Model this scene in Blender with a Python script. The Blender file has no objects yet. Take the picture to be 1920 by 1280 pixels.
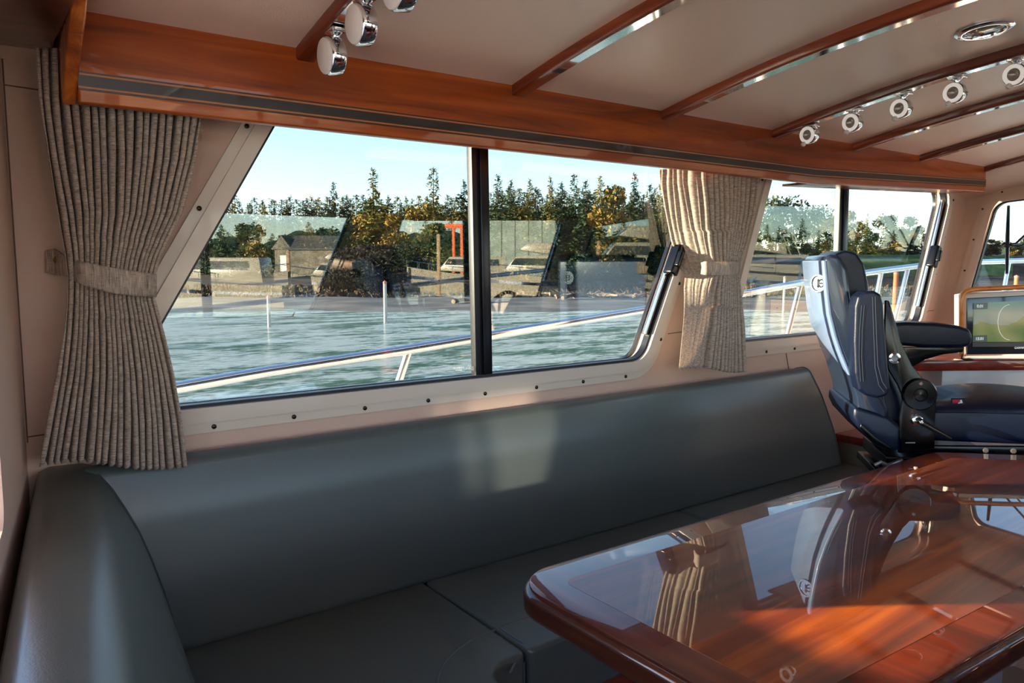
import bpy, bmesh, math, random
from mathutils import Vector, Matrix
scene = bpy.context.scene
col = scene.collection

# ------------------------------------------------------------------ camera
F_PX = 1420.0                      # focal length in pixels of the 1920x1280 frame
YAW = math.radians(53.7)           # +X is the bow, +Y is port, eye at 1.45 m
PITCH = math.atan(145 / 1420.0)
EYE = Vector((0, 0, 1.45))
CF = Vector((math.cos(YAW) * math.cos(PITCH), math.sin(YAW) * math.cos(PITCH), -math.sin(PITCH)))
CR = Vector((math.sin(YAW), -math.cos(YAW), 0))
CU = CR.cross(CF)
cam_data = bpy.data.cameras.new('camera')
cam_data.sensor_width = 36.0
cam_data.lens = 36.0 * F_PX / 1920.0
cam_data.clip_start = 0.02
cam_data.clip_end = 3000
cam = bpy.data.objects.new('camera', cam_data)
col.objects.link(cam)
m3 = Matrix((CR, CU, -CF)).transposed()
cam.matrix_world = Matrix.Translation(EYE) @ m3.to_4x4()
scene.camera = cam

# ------------------------------------------------------------------ sky, sun, exposure
SUN_AZ = math.radians(-34)         # the way the light travels, forward and to starboard
SUN_EL = math.radians(7.5)
world = bpy.data.worlds.new('sky')
scene.world = world
world.use_nodes = True
wn = world.node_tree.nodes
wl = world.node_tree.links
bgn = wn['Background']
sky = wn.new('ShaderNodeTexSky')
sky.sky_type = 'NISHITA'
sky.sun_disc = False
sky.sun_elevation = math.radians(38)
sky.sun_rotation = math.radians(90) - (SUN_AZ + math.pi)   # sky rotation is clockwise from +Y
sky.altitude = 0
sky.air_density = 1.0
sky.dust_density = 0.3
sky.ozone_density = 1.2
wl.new(sky.outputs['Color'], bgn.inputs['Color'])
bgn.inputs['Strength'].default_value = 0.215
sun_data = bpy.data.lights.new('sun', 'SUN')
sun_data.energy = 17.0
sun_data.color = (1.0, 0.80, 0.58)
sun_data.angle = math.radians(0.6)
sun = bpy.data.objects.new('sun', sun_data)
col.objects.link(sun)
sd = Vector((math.cos(SUN_AZ) * math.cos(SUN_EL), math.sin(SUN_AZ) * math.cos(SUN_EL), -math.sin(SUN_EL)))
sun.rotation_euler = sd.to_track_quat('-Z', 'Y').to_euler()
sun.location = (-5, 5, 6)
scene.view_settings.view_transform = 'Standard'
scene.view_settings.look = 'None'
scene.view_settings.exposure = 1.75
scene.view_settings.gamma = 1
scene.view_settings.use_curve_mapping = False
scene.cycles.max_bounces = 10
scene.cycles.diffuse_bounces = 5
scene.cycles.transparent_max_bounces = 24
scene.cycles.caustics_reflective = False
scene.cycles.use_denoising = True

# ------------------------------------------------------------------ helpers
def ray(x, y):
    return CF + CR * ((x - 960) / F_PX) + CU * ((640 - y) / F_PX)
def cast(x, y, p, n):
    d = ray(x, y)
    n = Vector(n)
    return EYE + d * ((Vector(p) - EYE).dot(n) / d.dot(n))
def on_y(x, y, Y): return cast(x, y, (0, Y, 0), (0, 1, 0))
def on_x(x, y, X): return cast(x, y, (X, 0, 0), (1, 0, 0))
def on_z(x, y, Z): return cast(x, y, (0, 0, Z), (0, 0, 1))
def stbd(p): return Vector((p[0], 0.6 - p[1], p[2]))          # port point to its twin on the starboard side
def lerp(a, b, t): return a + (b - a) * t
def table_lookup(tab, t):
    if t <= tab[0][0]: return tab[0][1]
    for (a, va), (b, vb) in zip(tab, tab[1:]):
        if t <= b:
            return lerp(va, vb, (t - a) / (b - a))
    return tab[-1][1]

class MB:
    def __init__(s): s.v = []; s.f = []
    def add(s, vs, fs):
        o = len(s.v); s.v += [tuple(q) for q in vs]; s.f += [tuple(i + o for i in g) for g in fs]; return s
    def box(s, a, b):
        x0, y0, z0 = a; x1, y1, z1 = b
        return s.add([(x0, y0, z0), (x1, y0, z0), (x1, y1, z0), (x0, y1, z0), (x0, y0, z1), (x1, y0, z1), (x1, y1, z1), (x0, y1, z1)],
                     [(0, 3, 2, 1), (4, 5, 6, 7), (0, 1, 5, 4), (1, 2, 6, 5), (2, 3, 7, 6), (3, 0, 4, 7)])
    def prism(s, pts, off):
        """solid between polygon pts (3-D) and the same polygon moved by off"""
        off = Vector(off); n = len(pts)
        a = [Vector(q) for q in pts]; b = [q + off for q in a]
        return s.add(a + b, [tuple(range(n))[::-1], tuple(range(n, 2 * n))] + [(i, (i + 1) % n, n + (i + 1) % n, n + i) for i in range(n)])
    def tube(s, pts, r, n=10, cap=True):
        pts = [Vector(q) for q in pts]; rs = r if isinstance(r, (list, tuple)) else [r] * len(pts)
        vs = []; fs = []; prev = None
        for i, q in enumerate(pts):
            d = (pts[min(i + 1, len(pts) - 1)] - pts[max(i - 1, 0)]).normalized()
            if prev is None:
                u = d.cross(Vector((0, 0, 1)))
                if u.length < 0.05: u = d.cross(Vector((1, 0, 0)))
            else:
                u = prev - d * prev.dot(d)
            u.normalize(); prev = u; w = d.cross(u)
            for k in range(n):
                t = 2 * math.pi * k / n
                vs.append(q + (u * math.cos(t) + w * math.sin(t)) * rs[i])
        for i in range(len(pts) - 1):
            for k in range(n):
                fs.append((i * n + k, i * n + (k + 1) % n, (i + 1) * n + (k + 1) % n, (i + 1) * n + k))
        if cap:
            fs.append(tuple(range(n))[::-1]); fs.append(tuple((len(pts) - 1) * n + k for k in range(n)))
        return s.add(vs, fs)
    def lathe(s, prof, o, axis, n=28):
        """prof: (radius, height) pairs turned about axis through o"""
        o = Vector(o); a = Vector(axis).normalized()
        u = a.cross(Vector((0, 0, 1)))
        if u.length < 0.05: u = Vector((1, 0, 0))
        u.normalize(); w = a.cross(u)
        vs = []; fs = []
        for r, h in prof:
            for k in range(n):
                t = 2 * math.pi * k / n
                vs.append(o + a * h + (u * math.cos(t) + w * math.sin(t)) * max(r, 1e-5))
        for i in range(len(prof) - 1):
            for k in range(n):
                fs.append((i * n + k, i * n + (k + 1) % n, (i + 1) * n + (k + 1) % n, (i + 1) * n + k))
        return s.add(vs, fs)
    def grid(s, rows):
        nr = len(rows); nc = len(rows[0])
        return s.add([q for r in rows for q in r], [(i * nc + j, i * nc + j + 1, (i + 1) * nc + j + 1, (i + 1) * nc + j) for i in range(nr - 1) for j in range(nc - 1)])
    def ring_surface(s, rings, closed=False):
        n = len(rings[0]); m = len(rings)
        fs = [(i * n + k, i * n + (k + 1) % n, ((i + 1) % m) * n + (k + 1) % n, ((i + 1) % m) * n + k) for i in range(m if closed else m - 1) for k in range(n)]
        if not closed:
            fs.append(tuple(range(n))[::-1]); fs.append(tuple((m - 1) * n + k for k in range(n)))
        return s.add([q for r in rings for q in r], fs)
    def build(s, name, mat, parent=None, bevel=0, seg=3, angle=35, subdiv=0, local=False):
        me = bpy.data.meshes.new(name)
        off = Vector((0, 0, 0))
        vs = s.v
        if parent is not None and not local:
            inv = parent.matrix_world.inverted() if parent.type == 'EMPTY' else Matrix.Identity(4)
            par = parent
            chain = Matrix.Identity(4)
            while par is not None:
                chain = Matrix.Translation(par.location) @ par.rotation_euler.to_matrix().to_4x4() @ chain
                par = par.parent
            inv = chain.inverted()
            vs = [tuple(inv @ Vector(q)) for q in vs]
        me.from_pydata(vs, [], s.f)
        bm = bmesh.new(); bm.from_mesh(me)
        bmesh.ops.remove_doubles(bm, verts=bm.verts, dist=1e-6)
        bmesh.ops.recalc_face_normals(bm, faces=bm.faces)
        if bevel:
            es = [e for e in bm.edges if len(e.link_faces) == 2 and e.calc_face_angle(0) > math.radians(28)]
            bmesh.ops.bevel(bm, geom=es, offset=bevel, segments=seg, profile=0.5, affect='EDGES', clamp_overlap=True)
        bm.to_mesh(me); bm.free()
        me.shade_smooth()
        me.set_sharp_from_angle(angle=math.radians(angle))
        me.materials.append(mat)
        o = bpy.data.objects.new(name, me)
        col.objects.link(o)
        if parent is not None: o.parent = parent
        if subdiv:
            md = o.modifiers.new('subdivision', 'SUBSURF'); md.levels = subdiv; md.render_levels = subdiv
        return o

def tag(o, label=None, cat=None, group=None, kind=None):
    if label: o['label'] = label
    if cat: o['category'] = cat
    if group: o['group'] = group
    if kind: o['kind'] = kind
    return o
def thing(name, label, cat, loc=(0, 0, 0), rotz=0.0, group=None):
    o = bpy.data.objects.new(name, None); col.objects.link(o)
    o.empty_display_size = 0.1
    o.location = loc; o.rotation_euler = (0, 0, rotz)
    return tag(o, label, cat, group)
def struct_empty(name):
    o = bpy.data.objects.new(name, None); col.objects.link(o); o['kind'] = 'structure'; return o
def structure(o): o['kind'] = 'structure'; return o
def copy_tree(o, parent=None):
    c = o.copy(); col.objects.link(c); c.parent = parent
    for ch in list(o.children): copy_tree(ch, c)
    return c

def offset_poly(pts, d):
    """pts counter-clockwise 2-D; positive d grows the outline"""
    n = len(pts); out = []
    for i in range(n):
        p0 = Vector(pts[i - 1]); p1 = Vector(pts[i]); p2 = Vector(pts[(i + 1) % n])
        e1 = (p1 - p0).normalized(); e2 = (p2 - p1).normalized()
        n1 = Vector((e1.y, -e1.x)); n2 = Vector((e2.y, -e2.x))
        a = p1 + n1 * d; b = p1 + n2 * d
        den = e1.x * e2.y - e1.y * e2.x
        if abs(den) < 1e-6: out.append(tuple(a)); continue
        t = ((b.x - a.x) * e2.y - (b.y - a.y) * e2.x) / den
        out.append(tuple(a + e1 * t))
    return out
def round_poly(pts, radii, seg=8):
    n = len(pts); out = []
    if not isinstance(radii, (list, tuple)): radii = [radii] * n
    for i in range(n):
        r = radii[i]
        p0 = Vector(pts[i - 1]); p1 = Vector(pts[i]); p2 = Vector(pts[(i + 1) % n])
        if r <= 1e-5: out.append(tuple(p1)); continue
        a = (p0 - p1).normalized(); b = (p2 - p1).normalized()
        half = math.acos(max(-1, min(1, a.dot(b)))) / 2
        t = r / math.tan(half)
        t = min(t, 0.48 * (p0 - p1).length, 0.48 * (p2 - p1).length)
        r = t * math.tan(half)
        c = p1 + (a + b).normalized() * (r / math.sin(half))
        s = p1 + a * t - c; e = p1 + b * t - c
        a0 = math.atan2(s.y, s.x); a1 = math.atan2(e.y, e.x); da = a1 - a0
        while da > math.pi: da -= 2 * math.pi
        while da < -math.pi: da += 2 * math.pi
        for k in range(seg + 1):
            g = a0 + da * k / seg
            out.append((c.x + r * math.cos(g), c.y + r * math.sin(g)))
    return out
def plate(name, outer, holes, thick, fn, mat, parent=None):
    """flat plate with holes: 2-D outlines, fn maps (u, v, w) to the world, w within +-thick/2"""
    cu = bpy.data.curves.new(name, 'CURVE'); cu.dimensions = '2D'; cu.fill_mode = 'BOTH'; cu.extrude = thick / 2
    for loop in [outer] + list(holes):
        sp = cu.splines.new('POLY'); sp.points.add(len(loop) - 1)
        for i, q in enumerate(loop): sp.points[i].co = (q[0], q[1], 0, 1)
        sp.use_cyclic_u = True
    tmp = bpy.data.objects.new('tmp', cu); col.objects.link(tmp)
    dg = bpy.context.evaluated_depsgraph_get(); dg.update()
    me = bpy.data.meshes.new_from_object(tmp.evaluated_get(dg))
    b = MB()
    b.add([fn(*v.co) for v in me.vertices], [tuple(p.vertices) for p in me.polygons])
    bpy.data.objects.remove(tmp); bpy.data.curves.remove(cu); bpy.data.meshes.remove(me)
    return b.build(name, mat, parent)

# ------------------------------------------------------------------ materials
def srgb(r, g, b):
    f = lambda c: (c / 255) / 12.92 if c / 255 <= 0.04045 else ((c / 255 + 0.055) / 1.055) ** 2.4
    return (f(r), f(g), f(b), 1)
def new_mat(name):
    m = bpy.data.materials.new(name); m.use_nodes = True
    return m, m.node_tree.nodes, m.node_tree.links, m.node_tree.nodes['Principled BSDF']
def simple(name, colr, rough=0.5, metal=0.0, coat=0.0, spec=0.5, bump=0, bscale=200, sheen=0, coat_rough=0.03, var=0.0, vscale=6):
    m, n, l, p = new_mat(name)
    p.inputs['Base Color'].default_value = colr
    p.inputs['Roughness'].default_value = rough; p.inputs['Metallic'].default_value = metal
    p.inputs['Coat Weight'].default_value = coat; p.inputs['Coat Roughness'].default_value = coat_rough
    p.inputs['Specular IOR Level'].default_value = spec
    p.inputs['Sheen Weight'].default_value = sheen
    tc = n.new('ShaderNodeTexCoord')
    no = n.new('ShaderNodeTexNoise'); no.inputs['Scale'].default_value = vscale; no.inputs['Detail'].default_value = 5
    l.new(tc.outputs['Object'], no.inputs['Vector'])
    mx = n.new('ShaderNodeMixRGB'); mx.blend_type = 'MULTIPLY'; mx.inputs['Fac'].default_value = var if var else 0.06
    mx.inputs['Color1'].default_value = colr
    l.new(no.outputs['Fac'], mx.inputs['Color2']); l.new(mx.outputs['Color'], p.inputs['Base Color'])
    if bump:
        nb = n.new('ShaderNodeTexNoise'); nb.inputs['Scale'].default_value = bscale; nb.inputs['Detail'].default_value = 3
        l.new(tc.outputs['Object'], nb.inputs['Vector'])
        bp = n.new('ShaderNodeBump'); bp.inputs['Strength'].default_value = bump; bp.inputs['Distance'].default_value = 0.002
        l.new(nb.outputs['Fac'], bp.inputs['Height']); l.new(bp.outputs['Normal'], p.inputs['Normal'])
    return m
def wood(name, dark, mid, light, axis='X', scale=1.0, rough=0.35, coat=1.0, coat_rough=0.03, ior=1.5, streak=1.0, border=None):
    m, n, l, p = new_mat(name)
    tc = n.new('ShaderNodeTexCoord')
    mp = n.new('ShaderNodeMapping')
    s = {'X': (1.2, 22, 22), 'Y': (22, 1.2, 22), 'Z': (22, 22, 1.2)}[axis]
    mp.inputs['Scale'].default_value = [c * scale for c in s]
    l.new(tc.outputs['Object'], mp.inputs['Vector'])
    n1 = n.new('ShaderNodeTexNoise'); n1.inputs['Scale'].default_value = 1.0; n1.inputs['Detail'].default_value = 8; n1.inputs['Roughness'].default_value = 0.62; n1.inputs['Distortion'].default_value = 1.2 * streak
    l.new(mp.outputs['Vector'], n1.inputs['Vector'])
    mp2 = n.new('ShaderNodeMapping'); mp2.inputs['Scale'].default_value = [c * scale * (0.35 if c < 5 else 0.3) for c in s]
    l.new(tc.outputs['Object'], mp2.inputs['Vector'])
    n2 = n.new('ShaderNodeTexNoise'); n2.inputs['Scale'].default_value = 1.0; n2.inputs['Detail'].default_value = 4; n2.inputs['Distortion'].default_value = 0.8
    l.new(mp2.outputs['Vector'], n2.inputs['Vector'])
    ad = n.new('ShaderNodeMath'); ad.operation = 'MULTIPLY_ADD'; ad.inputs[1].default_value = 0.5; 
    hf = n.new('ShaderNodeMath'); hf.operation = 'MULTIPLY'; hf.inputs[1].default_value = 0.5
    l.new(n2.outputs['Fac'], hf.inputs[0]); l.new(n1.outputs['Fac'], ad.inputs[0]); l.new(hf.outputs[0], ad.inputs[2])
    cr = n.new('ShaderNodeValToRGB'); e = cr.color_ramp.elements
    e[0].position = 0.36; e[0].color = dark; e[1].position = 0.64; e[1].color = light
    k = cr.color_ramp.elements.new(0.5); k.color = mid
    l.new(ad.outputs[0], cr.inputs['Fac'])
    l.new(cr.outputs['Color'], p.inputs['Base Color'])
    p.inputs['Roughness'].default_value = rough; p.inputs['Coat Weight'].default_value = coat
    p.inputs['Coat Roughness'].default_value = coat_rough; p.inputs['Coat IOR'].default_value = ior
    p.inputs['Specular IOR Level'].default_value = 0.3
    return m
def glass(name, tint, f0=0.08):
    m = bpy.data.materials.new(name); m.use_nodes = True; n = m.node_tree.nodes; l = m.node_tree.links
    n.remove(n['Principled BSDF'])
    tr = n.new('ShaderNodeBsdfTransparent'); tr.inputs['Color'].default_value = tint
    gl = n.new('ShaderNodeBsdfGlossy'); gl.inputs['Roughness'].default_value = 0.0; gl.inputs['Color'].default_value = (0.92, 1, 1, 1)
    lw = n.new('ShaderNodeLayerWeight'); lw.inputs['Blend'].default_value = 0.5
    pw = n.new('ShaderNodeMath'); pw.operation = 'POWER'; pw.inputs[1].default_value = 5
    ma = n.new('ShaderNodeMath'); ma.operation = 'MULTIPLY_ADD'; ma.inputs[1].default_value = 1 - f0; ma.inputs[2].default_value = f0
    l.new(lw.outputs['Facing'], pw.inputs[0]); l.new(pw.outputs[0], ma.inputs[0])
    mx = n.new('ShaderNodeMixShader'); l.new(ma.outputs[0], mx.inputs['Fac']); l.new(tr.outputs[0], mx.inputs[1]); l.new(gl.outputs[0], mx.inputs[2])
    l.new(mx.outputs[0], n['Material Output'].inputs['Surface'])
    return m
def fabric(name, c_dark, c_mid, c_light):
    m, n, l, p = new_mat(name)
    uv = n.new('ShaderNodeUVMap')
    def noise(sx, sy, detail):
        mp = n.new('ShaderNodeMapping'); mp.inputs['Scale'].default_value = (sx, sy, 1); l.new(uv.outputs['UV'], mp.inputs['Vector'])
        t = n.new('ShaderNodeTexNoise'); t.inputs['Scale'].default_value = 1; t.inputs['Detail'].default_value = detail
        l.new(mp.outputs['Vector'], t.inputs['Vector']); return t.outputs['Fac']
    a = noise(35, 700, 3); b = noise(900, 90, 2); c = noise(18, 160, 3)
    m1 = n.new('ShaderNodeMath'); m1.operation = 'MULTIPLY_ADD'; m1.inputs[1].default_value = 0.5; 
    m2 = n.new('ShaderNodeMath'); m2.operation = 'MULTIPLY_ADD'; m2.inputs[1].default_value = 0.25
    m3_ = n.new('ShaderNodeMath'); m3_.operation = 'MULTIPLY'; m3_.inputs[1].default_value = 0.25
    l.new(c, m3_.inputs[0]); l.new(b, m2.inputs[0]); l.new(m3_.outputs[0], m2.inputs[2]); l.new(a, m1.inputs[0]); l.new(m2.outputs[0], m1.inputs[2])
    cr = n.new('ShaderNodeValToRGB'); e = cr.color_ramp.elements
    e[0].position = 0.36; e[0].color = c_dark; e[1].position = 0.66; e[1].color = c_light
    k = cr.color_ramp.elements.new(0.5); k.color = c_mid
    l.new(m1.outputs[0], cr.inputs['Fac']); l.new(cr.outputs['Color'], p.inputs['Base Color'])
    p.inputs['Roughness'].default_value = 0.9; p.inputs['Sheen Weight'].default_value = 0.2; p.inputs['Specular IOR Level'].default_value = 0.15
    bp = n.new('ShaderNodeBump'); bp.inputs['Strength'].default_value = 0.4; bp.inputs['Distance'].default_value = 0.001
    l.new(m1.outputs[0], bp.inputs['Height']); l.new(bp.outputs['Normal'], p.inputs['Normal'])
    tl = n.new('ShaderNodeBsdfTranslucent'); l.new(cr.outputs['Color'], tl.inputs['Color'])
    mx = n.new('ShaderNodeMixShader'); mx.inputs['Fac'].default_value = 0.42
    l.new(p.outputs[0], mx.inputs[1]); l.new(tl.outputs[0], mx.inputs[2]); l.new(mx.outputs[0], n['Material Output'].inputs['Surface'])
    return m

M = {}
M['vinyl'] = simple('wall vinyl', srgb(222, 188, 168), 0.55, bump=0.25, bscale=350)
M['headliner'] = simple('headliner vinyl', srgb(240, 208, 188), 0.32, bump=0.25, bscale=420, spec=0.6)
M['cream'] = simple('cream painted metal', srgb(226, 210, 195), 0.35, coat=0.3)
M['gasket'] = simple('black rubber', srgb(20, 22, 30), 0.4)
M['track'] = simple('dark anodised aluminium', srgb(52, 54, 60), 0.25, metal=0.8)
M['chrome'] = simple('polished chrome', (0.82, 0.84, 0.86, 1), 0.06, metal=1)
M['steel'] = simple('polished stainless tube', (0.86, 0.87, 0.88, 1), 0.12, metal=1)
M['screw'] = simple('dark screw heads', srgb(60, 52, 45), 0.3, metal=0.9)
M['teak'] = wood('varnished teak', srgb(90, 32, 5), srgb(158, 68, 8), srgb(196, 100, 22), 'X', 1.0, 0.4, 0.5, 0.04, 1.4)
M['teak_beam'] = wood('varnished beam', srgb(56, 18, 8), srgb(112, 42, 16), srgb(156, 68, 24), 'Y', 1.0, 0.35, 1.0, 0.04)
M['teak_post'] = wood('varnished post', srgb(96, 34, 10), srgb(190, 92, 26), srgb(236, 140, 48), 'Z', 1.0, 0.35, 1.0, 0.04)
M['header'] = wood('dark mahogany', srgb(50, 16, 10), srgb(86, 32, 20), srgb(112, 46, 26), 'X', 1.0, 0.4, 0.8)
M['inlay'] = simple('ebony inlay', srgb(34, 24, 22), 0.35, coat=0.8)
M['inlay_line'] = simple('boxwood line', srgb(190, 110, 50), 0.4, coat=0.8)
M['table'] = wood('lacquered table field', srgb(40, 12, 3), srgb(108, 42, 8), srgb(178, 88, 18), 'X', 0.8, 0.4, 1.0, 0.0, 1.85, 0.6)
M['table_border'] = wood('lacquered table border', srgb(40, 12, 5), srgb(84, 28, 9), srgb(124, 50, 16), 'Y', 0.8, 0.4, 1.0, 0.0, 1.85, 0.6)
M['table_edge'] = wood('lacquered table edge', srgb(26, 9, 5), srgb(62, 22, 8), srgb(104, 44, 16), 'Y', 0.9, 0.4, 1.0, 0.01, 1.6)
M['mahogany'] = wood('red mahogany', srgb(84, 18, 10), srgb(130, 36, 18), srgb(160, 54, 26), 'X', 1.0, 0.35, 0.9)
M['gold_wood'] = wood('golden maple trim', srgb(190, 96, 30), srgb(232, 138, 52), srgb(250, 168, 78), 'X', 0.7, 0.3, 0.9)
M['leather'] = simple('grey green leather', srgb(84, 93, 89), 0.34, bump=0.12, bscale=500, spec=0.6, coat=0.15, coat_rough=0.3)
M['navy'] = simple('navy leather', srgb(9, 20, 42), 0.38, bump=0.2, bscale=600, spec=0.35, coat=0.06, coat_rough=0.2)
M['stitch'] = simple('blue stitching thread', srgb(30, 44, 70), 0.7)
M['shell'] = simple('blue grey gelcoat', srgb(118, 140, 176), 0.3, coat=0.5)
M['shell_side'] = simple('dark blue shell', srgb(30, 42, 62), 0.3, coat=0.5)
M['black_gloss'] = simple('black enamel', srgb(4, 5, 7), 0.22, coat=0.2, coat_rough=0.08, spec=0.3)
M['fabric'] = fabric('slubbed linen', srgb(132, 117, 106), srgb(206, 188, 172), srgb(252, 238, 224))
M['white'] = simple('white enamel', srgb(220, 222, 220), 0.35, coat=0.3)
M['lens'] = simple('frosted lamp lens', srgb(232, 220, 212), 0.5)
M['glass_side'] = glass('tinted side glass', (0.60, 0.625, 0.62, 1), 0.078)
M['glass_clear'] = glass('clear side glass', (0.96, 0.97, 0.97, 1), 0.04)
M['glass_front'] = glass('windscreen glass', (0.66, 0.69, 0.69, 1), 0.05)
# ================================================================== the setting: cabin shell
def camber(y): return 1.987 - 0.095 * (y - 0.3) ** 2
WIN = {
    1: dict(pts=[(0.214, 1.160), (1.662, 1.160), (1.952, 1.79), (0.582, 1.79)], r=[0.05, 0.075, 0.05, 0.05]),
    2: dict(pts=[(2.062, 1.187), (3.352, 1.187), (3.586, 1.79), (2.28, 1.79)], r=[0.05, 0.07, 0.07, 0.05]),
}
def side_wall(name, fn, wallmat):
    outer = [(0.0, 0.0), (3.15, 0.0), (3.5, 1.14), (3.767, 1.768), (3.84, 1.93), (0.0, 1.93)]
    holes = [round_poly(WIN[k]['pts'], WIN[k]['r']) for k in (1, 2)]
    return structure(plate(name, outer, holes, 0.04, fn, wallmat))
pw = lambda base: (lambda u, v, w: (u, base + w, v))
def port(Y): return lambda u, v, w: (u, Y + w, v)
def star(Y): return lambda u, v, w: (u, 0.6 - (Y + w), v)
side_wall('wall_port', port(1.62), M['vinyl'])
side_wall('wall_starboard', star(1.62), M['vinyl'])

def window_unit(name, k, side, mull, latch=None, screws=True):
    root = struct_empty(name)
    pts = WIN[k]['pts']; r = WIN[k]['r']
    g = lambda d, dr: round_poly(offset_poly(pts, d), [max(q + dr, 0.004) for q in r])
    plate('window_frame', g(0.052, 0.05), [g(0.0, 0)], 0.008, side(1.596), M['cream'], root)
    plate('inner_frame', g(0.030, 0.03), [g(-0.001, 0)], 0.016, side(1.592), M['cream'], root)
    plate('gasket', g(0.002, 0), [g(-0.0075, -0.005)], 0.022, side(1.607), M['gasket'], root)
    plate('outer_frame', g(0.012, 0.01), [g(-0.006, -0.004)], 0.012, side(1.646), M['track'], root)
    plate('glass_pane', g(-0.003, -0.002), [], 0.006, side(1.616), M['glass_side'] if side is port else M['glass_clear'], root)
    # raked forward jamb channel
    (xa, za), (xb, zb) = pts[1], pts[2]
    d = Vector((xb - xa, zb - za)).normalized(); nn = Vector((-d.y, d.x))
    a = Vector((xa, za)) + d * 0.08; b = Vector((xb, zb)) - d * 0.04
    for (o0, o1, mt, nm, w0) in ((0.006, 0.016, M['track'], 'jamb_channel', 0.020), (0.016, 0.021, M['chrome'], 'jamb_strip', 0.012)):
        q = [a + nn * o0, b + nn * o0, b + nn * o1, a + nn * o1]
        m = MB(); m.prism([side(1.600)(c.x, c.y, 0) for c in q], Vector(side(1.600)(0, 0, w0)) - Vector(side(1.600)(0, 0, 0)))
        m.build(nm, mt, root, bevel=0.0015)
    # meeting stile of the sliding sash
    m = MB(); z0, z1 = pts[0][1] + 0.004, pts[2][1] - 0.004
    x0 = mull
    def stile(xl, xr, y0, y1):
        m = MB(); a_ = side(y0)(xl, z0, 0); b_ = side(y1)(xr - 0.012, z1, 0)
        m.prism([side(y0)(xl, z0, 0), side(y0)(xr, z0, 0), side(y0)(xr - 0.012, z1, 0), side(y0)(xl - 0.012, z1, 0)],
                Vector(side(y1)(0, 0, 0)) - Vector(side(y0)(0, 0, 0)))
        return m
    stile(x0, x0 + 0.026, 1.598, 1.624).build('mullion', M['track'], root, bevel=0.002)
    stile(x0 - 0.020, x0 + 0.001, 1.606, 1.63).build('sash_seal', M['gasket'], root, bevel=0.002)
    # screws round the frame
    if screws:
        loop = offset_poly(pts, 0.041); m = MB()
        L = [Vector(q) for q in loop]
        for i in range(4):
            p, q = L[i], L[(i + 1) % 4]
            n_ = max(2, int((q - p).length / 0.165))
            for j in range(n_):
                c = p.lerp(q, (j + 0.6) / (n_ + 0.2))
                P = side(1.592)(c.x, c.y, 0); P2 = side(1.588)(c.x, c.y, 0)
                m.lathe([(0.0052, 0), (0.005, 0.002), (0.003, 0.0032), (0, 0.0034)], P, Vector(P2) - Vector(P), 10)
        m.build('frame_screws', M['screw'], root)
    if latch:
        c, half, ang = latch
        d = Vector((math.sin(ang), math.cos(ang))); nn = Vector((-d.y, d.x))
        q = [Vector(c) + d * s * half + nn * t * 0.016 for s, t in ((-1, -1), (1, -1), (1, 1), (-1, 1))]
        m = MB(); m.prism([side(1.598)(v.x, v.y, 0) for v in q], Vector(side(1.56)(0, 0, 0)) - Vector(side(1.598)(0, 0, 0)))
        m.build('window_latch', M['black_gloss'], root, bevel=0.006)
        q = [Vector(c) + d * s * half * 0.5 + nn * (t * 0.006 + 0.010) for s, t in ((-1, -1), (1, -1), (1, 1), (-1, 1))]
        m = MB(); m.prism([side(1.562)(v.x, v.y, 0) for v in q], Vector(side(1.545)(0, 0, 0)) - Vector(side(1.562)(0, 0, 0)))
        m.build('latch_grip', M['black_gloss'], root, bevel=0.003)
        if side is port:
            root.children[-1]['label'] = 'black thumb grip of the latch'
    return root
window_unit('window_1', 1, port, 1.086, ((1.776, 1.462), 0.048, 0.43))
window_unit('window_2', 2, port, 2.752, ((3.428, 1.482), 0.048, 0.38))
window_unit('window_3', 1, star, 1.086, screws=False)
window_unit('window_4', 2, star, 2.752, screws=False)
# panel seams of the vinyl lining and the narrow liner strip under the glass
def seam(name, pts, side=port, Y=1.599):
    m = MB(); m.tube([side(Y)(x, z, 0) for x, z in pts], 0.0013, 6); return structure(m.build(name, M['vinyl_seam']))
M['vinyl_seam'] = simple('vinyl seam', srgb(120, 92, 80), 0.8)
seam('trim_1', [(0.09, 1.757), (0.50, 1.742)])
seam('trim_2', [(0.09, 1.140), (0.16, 1.142)])
seam('trim_3', [(1.775, 1.235), (2.00, 1.245)])
seam('trim_4', [(2.40, 1.130), (2.43, 1.04)])
seam('trim_5', [(3.42, 1.245), (3.50, 1.245)])

# forward bulkhead with the raked windscreen
def front(u, v, w): return (3.566 + 0.425 * (v - 1.295) + w, u, v)
fp = lambda x, y: (lambda P: (P.y, P.z))(cast(x, y, (3.566, 0, 1.295), (1, 0, -0.425)))
outer = [(-1.0, 0.0), (1.6, 0.0), (1.6, 1.93), (1.2, 1.96), (0.3, 1.995), (-0.6, 1.96), (-1.0, 1.93)][::-1]
A = fp(1819, 560); B = fp(1872, 384); Cc = fp(1919, 372)
slope = (Cc[1] - B[1]) / (Cc[0] - B[0])
ws_port = [(A[0] + 0.01, 1.26), (B[0] + 0.012, B[1] + 0.012), (0.36, 1.80), (0.36, 1.26)]
ws_star = [(0.6 - x, z) for x, z in ws_port][::-1]
def ccw(p):
    a = sum(p[i - 1][0] * p[i][1] - p[i][0] * p[i - 1][1] for i in range(len(p)))
    return p if a > 0 else p[::-1]
ws_port, ws_star = ccw(ws_port), ccw(ws_star)
structure(plate('wall_forward', ccw(outer), [round_poly(ws_port, 0.05), round_poly(ws_star, 0.05)], 0.03, lambda u, v, w: front(u, v, w + 0.015), M['vinyl']))
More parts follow.
